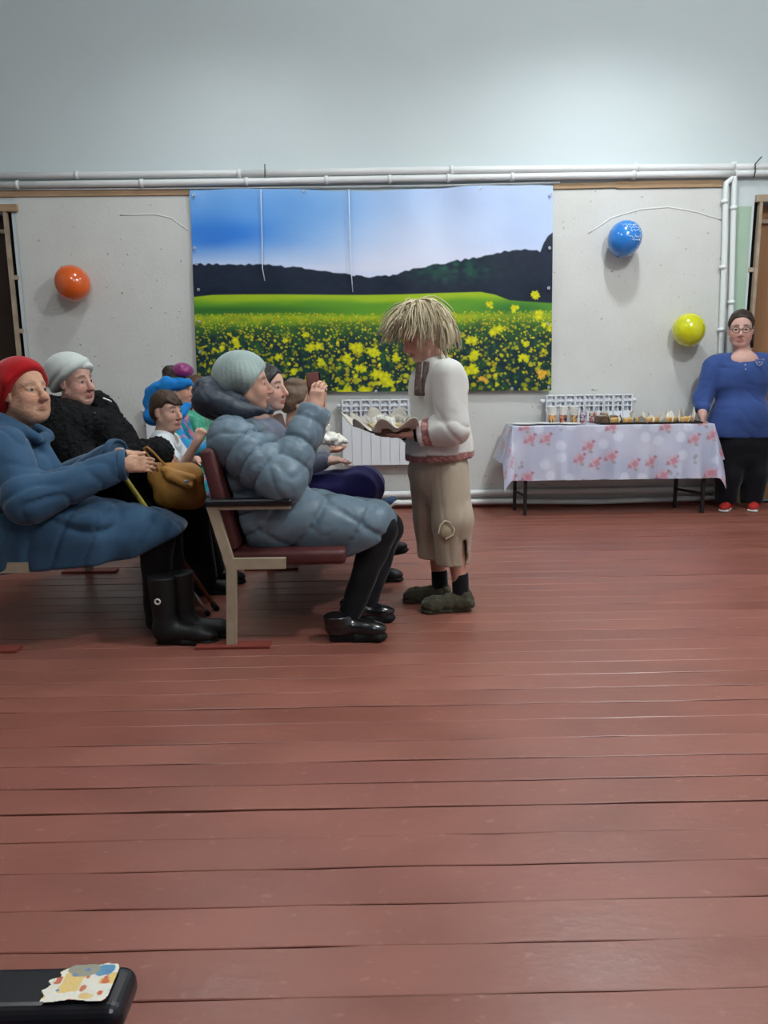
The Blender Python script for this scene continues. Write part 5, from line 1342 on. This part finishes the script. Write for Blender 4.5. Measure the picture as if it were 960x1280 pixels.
S = Sdf(); S.cap(pt(548, 478, Y0), pt(549, 560, Y0), .130, .150, .05); S.ell(pt(548, 485, Y0), (.13, .17, .11), None, .05); S.cap(pt(549, 560, Y0 - .03), pt(549, 600, Y0 - .03), .155, .165, .05); S.cap(pt(549, 560, Y0 + .05), pt(549, 600, Y0 + .05), .15, .16, .05)
limb(S, [sN + vec(-.01, 0, 0), sF], [.07, .07], .05); S.hem((0, 0, zh), (.05, 0, -1), .004)
S.cap(H.p(-.03, 0, -.09), pt(541, 462, Y0), .052, .05, .01, 's')
S.disp(lambda X, Y, Z: .006 * n3(X, Y, Z * .35, 34) + .006 * n3(X, Y, Z * .3, 60, 1.3) * sstep(1.0, .7, Z) + .008 * crease(X, Y, Z * .35, 22, .7, 7))
m_tunic_v = mat('white_linen_with_trim', vcol=True, rough=.7, spec=.25, sheen=.15, var=(6, .2, (186, 184, 182)), bump=(16, .35, .01))
tun = N_.wear('tunic', S, m_tunic_v, .0075, tunic_tint)
for (a, b, c) in ((sN, eN, wN), (sF, eF, wF)):
    d0 = nrm(c - b); c2 = c - d0 * .010
    def stint(P, c2=c2, d0=d0):
        C_ = np.tile(np.array((212, 210, 206), float), (len(P), 1)); t = (P - c2) @ d0; C_[(t > -.062) & (t < -.026)] = (136, 80, 78); pat = vnoise(P[:, 1] * 110 + 60, P[:, 2] * 110, 82); C_[(t > -.054) & (t < -.034) & (pat > .62)] = (180, 126, 118); return C_
    S = Sdf(); limb(S, [a, b, c2], [.082, .074, .062], .03); S.hem(c2, d0, .004)
    S.disp(lambda X, Y, Z: .005 * n3(X * 1.3, Y, Z * .35, 40, .3) + .009 * crease(X * .5, Y, Z * 1.1 + X * .6, 34, 1.2, 5) * sstep(eN[2] + .16, eN[2] + .03, Z)); N_.wear('sleeve', S, m_tunic_v, .0065, stint, tun)
    S = Sdf(); S.cap(c2 - d0 * .03, c2 + d0 * .03, .040, .034, .01); S.cut(c2 + d0 * .022, d0, .003); N_.wear('dark_undercuff', S, cloth('black_knit_cuff', (26, 24, 28), .9, .2), .006, None, tun)
# dark embroidered neck band
m_band = cloth('dark_brown_embroidery', (78, 62, 58), .85, .2, 90, (60, .6, (130, 116, 106)))
fv = vec(math.cos(math.pi + .42), math.sin(math.pi + .42), 0)
S = Sdf()
cN = pt(542, 458, Y0)
for q in np.linspace(-2.6, 2.6, 22): pass
ring = [cN + .064 * (fv * math.cos(t) + np.cross(vec(0, 0, 1), fv) * math.sin(t)) + vec(0, 0, -.012 * math.cos(t)) for t in np.linspace(0, 2 * math.pi, 18)]
for i_ in range(17): S.cap(ring[i_], ring[i_ + 1], .0125, None, .006)
N_.wear('neck_band', S, m_band, .006, None, tun)
def on_chest(px, py): return pt(px, py, Y0 - .127)
for (x0, y0_, x1, y1_, w_, nm) in ((524, 452, 521, 489, .011, 'placket_strip'), (533, 452, 530, 489, .012, 'placket_strip'), (518, 491, 533, 491, .012, 'placket_end')):
    a, b = on_chest(x0, y0_), on_chest(x1, y1_); S = Sdf()
    ax_ = nrm(b - a); S.box(dims(a, b, .5), (np.linalg.norm(b - a) / 2, w_, .003), np.stack([ax_, nrm(np.cross(vec(0, 1, 0), ax_)), np.cross(ax_, nrm(np.cross(vec(0, 1, 0), ax_)))]), .003, .004)
    N_.wear(nm, S, m_band, .005, None, tun)
# baggy linen trousers
m_linen = mat('beige_linen', (176, 162, 144), .85, .15, sheen=.15, var=(5, .3, (156, 142, 124)), bump=(70, .35, .004), stretch=(1, 1, .4))
S = Sdf(); S.cap(pt(548, 565, Y0), pt(548, 592, Y0), .135, .135, .05)
limb(S, [hN, kN, pt(566, 706, 3.665)], [.105, .095, .083], .04); limb(S, [hF, kF, pt(544, 700, 3.82)], [.105, .10, .088], .04)
S.cap(pt(530, 590, 3.80), pt(541, 690, 3.82), .07, .065, .05)
zc_ = pt(560, 703, 3.70)[2]; S.hem((0, 0, zc_), (0, 0, -1), .004)
S.box(pt(581, 700, 3.60), (.004, .06, .09), None, .003, .004, 's')
S.cap(pt(566, 712, 3.665), pt(569, 690, 3.665), .066, .06, .004, 's'); S.cap(pt(546, 708, 3.82), pt(546, 690, 3.82), .068, .06, .004, 's')
S.disp(lambda X, Y, Z: .005 * n3(X, Y, Z * .25, 36) + .006 * crease(X, Y, Z * .25, 40, 1, 6)); tro = N_.wear('trousers', S, m_linen, .0075)
# knee patch stitched on
m_patch = cloth('cream_patch', (178, 164, 136), .85, .15, 90); m_stitch = mat('cream_stitching', (206, 198, 178), .8, .2, var=(60, .2, (180, 170, 150)))
pc_ = [pt(x, y, 3.562) for x, y in ((548, 667), (550, 657), (556, 651), (563, 653), (568, 662), (566, 669), (557, 674))]
S = Sdf(); S.ell(pt(558, 663, 3.578), (.038, .018, .044), None, .005); N_.wear('knee_patch', S, m_patch, .006, None, tro)
S = Sdf()
for i_ in range(len(pc_) - 1): S.cap(pc_[i_], pc_[i_ + 1], .0045, None, .003)
N_.wear('patch_stitching', S, m_stitch, .0045, None, tro)
m_sock = cloth('black_sock', (24, 24, 28), .9, .2)
for (a, y0_) in ((aN, 3.665), (aF, 3.82)):
    S = Sdf(); S.cap(a + vec(0, 0, .085 if a is aN else .075), (a[0] + .005, a[1], .05), .041, .043, .02); S.cut(a + vec(0, 0, .078 if a is aN else .068), (0, 0, 1), .004); N_.wear('sock', S, m_sock, .006)
m_felt = mat('mossy_felt', (74, 70, 56), .95, .1, sheen=.3, var=(30, .6, (52, 50, 42)), bump=(80, .8, .008))
ft = lambda X, Y, Z: .004 * n3(X, Y, Z, 120) + .004 * np.sin((X - .6 * Z) * 260) * .4
g1 = ground(594, 766); shoe(N_, (g1.x, 3.665, 0), math.pi + .10, .265, m_felt, m_felt, 0, 0, 'felt_shoe', 0, 1.28, None, ft)
g2 = ground(566, 757); shoe(N_, (g2.x + .0, 3.82, 0), math.pi + .02, .25, m_felt, m_felt, 0, 0, 'felt_shoe', 0, 1.22, None, ft)
# shaggy straw wig: cap plus strands
m_wig = mat('straw_wig_fibre', (200, 188, 160), .7, .25, var=(14, .5, (164, 148, 118)), bump=(120, .4, .004))
S = Sdf(); S.ell(H.p(-.03, 0, .055), (.125, .105, .105), H.R(), .02); S.ell(H.p(-.085, 0, -.01), (.085, .105, .11), H.R(), .05); S.cut(H.p(.045, 0, .05), H.f * .8 - H.u * .5, .01); S.disp(lambda X, Y, Z: .008 * n3(X, Y, Z, 60))
wig = N_.wear('wig', S, m_wig, .0075)
rw = random.Random(21); mb = MB(); dn = vec(0, 0, -1)
for c_ in range(150):
    th = rw.uniform(0, 2 * math.pi); ph = rw.uniform(.0, 1.75)
    if rw.random() < .4: ph = rw.uniform(0, .9)
    dr0 = vec(math.cos(th) * math.sin(ph), math.sin(th) * math.sin(ph), math.cos(ph))
    if dr0[0] > .30 and dr0[2] < .50: continue
    cu = rw.uniform(-.7, .7); wob = rw.uniform(.1, .3); L0 = rw.uniform(.12, .23); lift = rw.uniform(.15, .5); sw = vec(rw.uniform(-1, 1), rw.uniform(-1, 1), rw.uniform(-.3, .3))
    for s2 in range(rw.randint(5, 9)):
        dr = nrm(dr0 + vec(rw.uniform(-.09, .09), rw.uniform(-.09, .09), rw.uniform(-.09, .09)))
        p = H.p(-.03, 0, .045) + (H.f * dr[0] * .116 + H.l * dr[1] * .100 + H.u * dr[2] * .104)
        out = nrm(H.f * dr[0] + H.l * dr[1] + H.u * dr[2]); side = nrm(np.cross(out, sw))
        tang = nrm(dn - out * (dn @ out) + vec(.05, 0, 0)); front = dr0[0] > .12
        v = nrm(out * lift + tang * .8 + side * cu + (H.f * 1.0 + vec(0, 0, .35) if front else vec(.25, -.05, 0)))
        L = L0 * rw.uniform(.8, 1.1) * (.72 if front else 1); n_ = 8; Pts = [p.copy()]
        for k in range(n_ - 1):
            v = nrm(v + dn * (.30 if not front else .16) + side * cu * .18 * math.cos(k * 1.3) + vec(rw.uniform(-1, 1), rw.uniform(-1, 1), rw.uniform(-1, 1)) * wob * .6)
            p = p + v * L / (n_ - 1); q = H.loc(p[None])[0]
            if q[0] > .015 and abs(q[1]) < .09 and -.14 < q[2] < .03: break
            e_ = ((q[0] + .03) / .118) ** 2 + (q[1] / .102) ** 2 + ((q[2] - .045) / .106) ** 2
            if e_ < 1: p = p + out * .012
            Pts.append(p.copy())
        if len(Pts) < 4: continue
        r_ = rw.uniform(.0026, .0046)
        mb.tube([tuple(x) for x in Pts], [r_ * (1 - .5 * k / (len(Pts) - 1)) for k in range(len(Pts))], 4)
o = mb.build('wig_strands', m_wig, None, True); N_.adopt(o, wig); o['kind'] = 'stuff'

# wavy paper-lined tray in the actor's hands
tcx = pt(490, 536, 3.72); 
m_paperw = mat('cream_crimped_paper', (206, 200, 188), .75, .2, var=(9, .3, (184, 176, 162)), bump=(30, .2, .004))
ty = tag(empty('offering_tray', (tcx[0], tcx[1], tcx[2])), 'shallow round tray lined with wavy crimped white paper', 'tray')
mb = MB(); R0 = .165
prof = [(.001, -.012), (.10, -.012), (.155, .012), (.160, .012), (.155, .005), (.10, -.018), (.001, -.018)]
mb.lathe(prof, 40).build('tray_dish', mat('brown_wood_dish', (112, 88, 74), .6, .3, var=(6, .4, (90, 68, 56)), stretch=(6, 6, 1)), ty, True)
na, nr = 144, 14
Pp = np.zeros((nr, na + 1, 3))
for j in range(na + 1):
    a = 2 * math.pi * j / na
    for i_ in range(nr):
        t = i_ / (nr - 1); wv = math.sin(a * 10 + .6) + .35 * math.sin(a * 4 + 1.0)
        r_ = .06 + (.15 + .018 * wv * t) * t ; z = -.008 + .056 * t ** 2.0 + .026 * wv * t ** 2 + (.014 * math.sin(a) * t)
        if t > .85: r_ += .012 * (t - .85) / .15
        Pp[i_, j] = (r_ * math.cos(a), r_ * math.sin(a), z)
po = grid_mesh('crimped_paper', Pp, None, m_paperw, ty); sm = po.modifiers.new('thickness', 'SOLIDIFY'); sm.thickness = .004; sm.offset = 1
for i_, (dx_, dy_, rz2) in enumerate(((-.085, -.05, .3), (-.03, -.075, 1.0), (.035, -.06, -.4), (.085, -.02, .8), (-.05, .03, -.9), (.02, .03, .2), (.05, .085, 1.3), (-.09, .07, .5), (-.01, .10, -.3))):
    r = empty('folded_paper_snack', (tcx[0] + dx_, tcx[1] + dy_, tcx[2] + .0065), rz2); tag(r, 'creamy snack in curled white paper on the wavy tray', 'snack', 'snacks on the wavy tray')
    S = Sdf().ell((0, 0, .014), (.026, .020, .013), None, .01); S.disp(lambda X, Y, Z: .002 * n3(X, Y, Z, 90)); S.build('pastry', mat('cream_pastry', (204, 186, 140), .7, .2, var=(30, .5, (188, 160, 104))), r, .006)
    g_ = []
    for u in np.linspace(-1, 1, 9): g_.append([(.036 * math.sin(u * 1.5), -.03 + .06 * v, .005 + .045 * (1 - math.cos(u * 1.5)) + .012 * v) for v in np.linspace(0, 1, 4)])
    po = grid_mesh('curled_paper', np.array(g_), None, m_napk, r); sm = po.modifiers.new('thickness', 'SOLIDIFY'); sm.thickness = .0015

# --- 10. standing woman in blue top
Y0 = 6.22
hx_ = pt(926, 412, Y0)
H = Frame(hx_, -math.pi / 2 - .42, -.06, 0, 1.14)
W_ = Person((at(928, 640, Y0).x, Y0, 0), H, 'standing woman in blue V-neck top, glasses and black trousers by the door', (204, 164, 152), (166, 100, 98), (56, 46, 44), 'adult', pt(928, 446, Y0 + .02))
S = W_.S; tor = [pt(928, 470, Y0), pt(926, 520, Y0), pt(926, 548, Y0)]; limb(S, tor, [.12, .14, .13])
S.ell(pt(929, 452, Y0 - .05), (.12, .08, .088), None, .04)
sN, eN, wN = pt(892, 459, Y0 + .02), pt(878, 498, Y0 + .01), pt(878, 519, Y0 - .09); sF, eF, wF = pt(962, 456, Y0 + .02), pt(978, 500, Y0 + .04), pt(976, 535, Y0 - .04)
limb(S, [tor[0], sN, eN, wN], [.10, .06, .048, .031]); limb(S, [tor[0], sF, eF, wF], [.10, .06, .048, .031])
aN, aF = pt(908, 628, Y0 + .02), pt(940, 628, Y0 + .02)
limb(S, [tor[2], pt(910, 590, Y0), aN], [.12, .075, .042]); limb(S, [tor[2], pt(942, 590, Y0), aF], [.12, .075, .042])
W_.hand(wN, (.05, -.25, -1), (.6, -.4, 0), sc=1.0, side=1, curl=(.35, .5, .4), thumb=.3); W_.hand(wF, (0, -.2, -1), (-.9, 0, 0), sc=1.0, side=-1, curl=(.4, .5, .4), thumb=.3)
W_.finish()
m_bluetop = cloth('blue_jersey_top', (56, 80, 138), .8, .2, 150, (5, .35, (46, 66, 116)))
S = Sdf(); S.ell(pt(927, 475, Y0), (.235, .165, .20), None, .06); S.ell(pt(925, 520, Y0 - .01), (.235, .19, .22), None, .07); S.cap(pt(902, 455, Y0 + .01), pt(952, 454, Y0 + .01), .085, None, .06); S.cap(pt(905, 540, Y0), pt(945, 540, Y0), .15, None, .06)
S.cut(pt(925, 546, Y0), (0, 0, -1), .006)
limb(S, [sN, eN, dims(eN, wN, .5)], [.090, .072, .066], .04); limb(S, [sF, eF, dims(eF, wF, .3)], [.090, .072, .066], .04)
S.cap(H.p(0, 0, -.10), pt(929, 450, Y0 - .06), .068, .03, .012, 's'); S.ell(pt(929, 464, Y0 - .03), (.16, .125, .10), None, .05); S.box(pt(929.5, 442, Y0 - .16), (.046, .055, .046), np.stack([nrm(vec(1, 0, 1)), vec(0, 1, 0), nrm(vec(-1, 0, 1))]), .004, .004, 's')
S.disp(lambda X, Y, Z: .003 * n3(X, Y, Z, 24, .4) + .006 * crease(X, Y, Z * 1.4, 16, .4, 8)); top = W_.wear('jersey_top', S, m_bluetop, .008)
m_btn = mat('pearl_button', (206, 206, 214), .3, .5, var=(40, .2, (180, 180, 190)))
for px, py in ((931.5, 456), (932, 461.5)):
    S = Sdf(); S.ell(pt(px, py, Y0 - .172), (.007, .006, .007), None, .002); W_.wear('button', S, m_btn, .004, None, top)
# embroidered emblem on the chest
mb = MB(); m_emb = mat('silver_embroidery', (150, 156, 178), .5, .4, var=(60, .4, (96, 100, 130)))
def chest(px, py): return tuple(pt(px, py, Y0 - .165))
for pl in ([(944.5, 449.5), (947, 449.3), (951, 449.6)], [(945, 452), (946.5, 456), (949.5, 457), (952.5, 455), (953, 451.5)], [(948, 452), (949, 454), (950.5, 452.5)]): mb.tube([chest(*q) for q in pl], .0045, 6)
mb.tube([chest(952.5, 449.2), chest(955.5, 449.6)], .007, 6)
o = mb.build('chest_emblem', m_emb, None, True); W_.adopt(o, top); o['label'] = 'small silver embroidered emblem'; o['kind'] = 'stuff'
S = Sdf(); S.ell(H.p(-.018, 0, .045), (.118, .098, .106), H.R(), .02); S.ell(H.p(-.075, .02, -.02), (.05, .07, .08), H.R(), .04); S.cap(H.p(-.06, .055, -.03), H.p(-.06, .07, -.12), .035, .028, .03)
S.cut(H.p(.054, 0, .062), H.f * .75 - H.u * .5, .01); S.disp(lambda X, Y, Z: .003 * n3(X, Y, Z, 80)); W_.wear('hair', S, m_dkhair, .006)
m_gl = mat('black_glasses_frame', (30, 28, 30), .3, .5, var=(40, .2, (44, 40, 42)))
m_lens = mat('glasses_lens', (220, 226, 230), .05, .5, trans=.95, alpha=.25, var=(20, .05, (210, 216, 220)))
mb = MB()
for q in (-1, 1):
    mb.tube([tuple(H.p(.103 - .012 * abs(math.cos(t) * .5 + .5) * 0, q * .031 + .025 * math.cos(t), .0 + .017 * math.sin(t))) for t in np.linspace(0, 2 * math.pi, 17)[:-1]], .0026, 6, closed=True)
    mb.tube([tuple(H.p(.102, q * .055, .006)), tuple(H.p(.06, q * .084, .008)), tuple(H.p(-.01, q * .088, .006))], .0024, 6)
mb.tube([tuple(H.p(.103, -.007, .004)), tuple(H.p(.108, 0, .008)), tuple(H.p(.103, .007, .004))], .0024, 6)
gl = mb.build('glasses', m_gl, None, True); W_.adopt(gl)
m_blkpants = cloth('black_trousers', (20, 20, 26), .85, .15)
S = Sdf(); S.cap(pt(912, 548, Y0), pt(940, 548, Y0), .135, None, .05); S.cap(pt(926, 552, Y0), pt(926, 566, Y0), .155, .14, .05); limb(S, [pt(909, 555, Y0), pt(910, 592, Y0), aN], [.13, .105, .085], .04); limb(S, [pt(943, 555, Y0), pt(942, 592, Y0), aF], [.13, .105, .085], .04); S.cut((0, 0, .055), (0, 0, -1), .004)
S.disp(lambda X, Y, Z: .006 * n3(X, Y, Z * .5, 34)); W_.wear('trousers', S, m_blkpants, .01)
m_redshoe = mat('red_canvas_shoe', (176, 46, 40), .7, .25, var=(20, .4, (140, 34, 32)))
for a, yw in ((aN, -2.25), (aF, -2.15)): shoe(W_, (a[0] + .05, a[1] + .03, 0), yw, .245, m_redshoe, m_solewht, 0, 0, 'red_shoe', .004, res=.007)

# ---------------------------------------------------------------- things people hold or carry
# phone in an open flip case
pc0 = pt(401, 487, 3.55)
ph = tag(empty('phone', (pc0[0], pc0[1], pc0[2])), 'black phone in an open brown flip case, held up to film', 'phone')
ph.rotation_euler = (0, math.radians(-6), math.radians(8))
MB().box((-.005, -.038, -.078), (.005, .038, .078), bev=.004).build('phone_body', mat('black_phone_glass', (14, 14, 18), .1, .6, var=(20, .2, (24, 24, 30))), ph, angle=.8)
MB().tube([(.0052, .022, .058), (.0075, .022, .058)], .007, 12).build('camera_lens', mat('lens_glass', (40, 44, 60), .08, .7, var=(60, .2, (20, 22, 30))), ph)
Mf = Matrix.Translation((-.005, -.040, 0)) @ Matrix.Rotation(math.radians(125), 4, 'Z')
MB().box((-.003, 0.0, -.082), (.003, .070, .082), Mf, bev=.002).build('case_cover', mat('brown_leather_case', (92, 44, 36), .5, .4, var=(20, .4, (70, 32, 28)), bump=(90, .2, .002)), ph, angle=.8)

# tan handbag on the fur-coated woman's lap
m_tan = mat('tan_leather', (196, 142, 70), .5, .4, var=(7, .5, (140, 92, 38)), bump=(50, .3, .004))
bc = pt(221, 608, 3.86)
bg_ = tag(empty('handbag', (bc[0], bc[1], bc[2] - .10)), 'slouchy tan leather handbag resting on the fur-coated woman\'s lap', 'bag'); bo_ = V3(bg_.location)
f2 = lambda px, py, Y=3.86: pt(px, py, Y) - bo_
S = Sdf(); S.ell(f2(220, 610), (.135, .085, .088), np.stack([nrm(vec(.93, 0, -.36)), vec(0, 1, 0), nrm(vec(.36, 0, .93))]), .03); S.cap(f2(196, 590), f2(236, 590), .045, .05, .05); S.cap(f2(203, 622), f2(240, 624), .05, .045, .05); S.cap(f2(240, 600), f2(243, 618), .05, None, .05)
S.disp(lambda X, Y, Z: .007 * np.abs(np.sin((X * 1.0 - Z * .6) * 30 + 2 * n3(X, Y, Z, 14))) * sstep(.06, -.04, X) + .006 * n3(X, Y, Z, 30)); S.build('bag_body', m_tan, bg_, .0065)
S = Sdf(); fl_ = [f2(206, 592, 3.765), f2(222, 600, 3.758), f2(240, 606, 3.772)]
S.cap(f2(206, 588, 3.79), f2(240, 598, 3.79), .022, .022, .02); S.cap(f2(212, 596, 3.772), f2(238, 608, 3.772), .022, .018, .02); S.disp(lambda X, Y, Z: .003 * n3(X, Y, Z, 60)); flp = S.build('flap', m_tan, bg_, .006)
MB().box(tuple(f2(233, 602, 3.742) + vec(-.011, -.003, -.008)), tuple(f2(233, 602, 3.742) + vec(.011, .004, .008)), bev=.002).build('clasp', m_gro, flp)
for Ys in (3.82, 3.92):
    MB().tube([tuple(f2(x, y, Ys)) for x, y in ((212, 587), (201, 576), (192, 566), (184, 559), (180, 560), (184, 568), (193, 580), (198, 590))], .0065, 8).build('strap', m_tan, bg_, True)

# walking sticks held by the blue-coated woman
ca, cb = pt(151, 590, 3.68), pt(273, 786, 3.72)
ck = tag(empty('walking_stick', (cb[0], cb[1], 0)), 'walking stick with yellow upper shaft and brown lower shaft', 'walking stick'); co = V3(ck.location)
tip = vec(cb[0], cb[1], 0.0); dv = ca - tip
mid = tip + dv * .55
MB().tube([tuple(tip + dv * .05 - co), tuple(mid - co)], .011, 10).build('lower_shaft', mat('brown_varnished_wood', (128, 74, 40), .4, .4, var=(9, .5, (100, 54, 28)), stretch=(6, 6, 1)), ck, True)
MB().tube([tuple(mid - co), tuple(tip + dv * .97 - co)], .0125, 10).build('upper_shaft', mat('yellow_shaft_paint', (196, 176, 70), .4, .4, var=(9, .3, (170, 150, 60))), ck, True)
MB().tube([tuple(tip + vec(0, 0, .001) - co), tuple(tip + dv * .055 - co)], [.016, .014], 12).build('rubber_tip', m_soleblk, ck, True)
hp = tip + dv; MB().tube([tuple(hp - dv * .03 - co), tuple(hp - co), tuple(hp + vec(-.035, 0, .02) - co), tuple(hp + vec(-.07, 0, .005) - co)], .013, 10).build('handle', m_arm, ck, True)
ca, cb = pt(208, 690, 3.63), pt(262, 783, 3.64); tip = vec(cb[0], cb[1], 0.0); dv = ca - tip
ck = tag(empty('metal_cane', (tip[0], tip[1], 0)), 'thin grey metal cane leaning beside the brown walking stick', 'walking stick'); co = V3(ck.location)
MB().tube([tuple(tip + dv * .06 - co), tuple(tip + dv * .55 - co)], .0075, 10).build('lower_shaft', m_gro, ck, True)
MB().tube([tuple(tip + dv * .55 - co), tuple(tip + dv * 1.25 - co)], .0095, 10).build('upper_shaft', m_mattblack, ck, True)
MB().tube([tuple(tip + vec(0, 0, .001) - co), tuple(tip + dv * .07 - co)], [.013, .011], 12).build('rubber_tip', m_soleblk, ck, True)

# crumpled white paper on the topknot child's lap
wp = pt(414, 548, 4.62); S = Sdf(); o3 = wp - vec(0, 0, .05)
S.ell(wp - o3, (.075, .07, .04), None, .03); S.cap(pt(420, 552, 4.6) - o3, pt(440, 552, 4.6) - o3, .028, .012, .03); S.cap(pt(405, 538, 4.6) - o3, pt(412, 530, 4.62) - o3, .03, .016, .02)
S.disp(lambda X, Y, Z: .016 * np.abs(n3(X, Y, Z, 60, .7)) + .008 * n3(X, Y, Z, 130, 1.1))
o = S.build('crumpled_paper', m_napk, None, .0065, smooth=0); o.location = o3; tag(o, 'crumpled white paper parcel held above the navy skirt', 'paper')
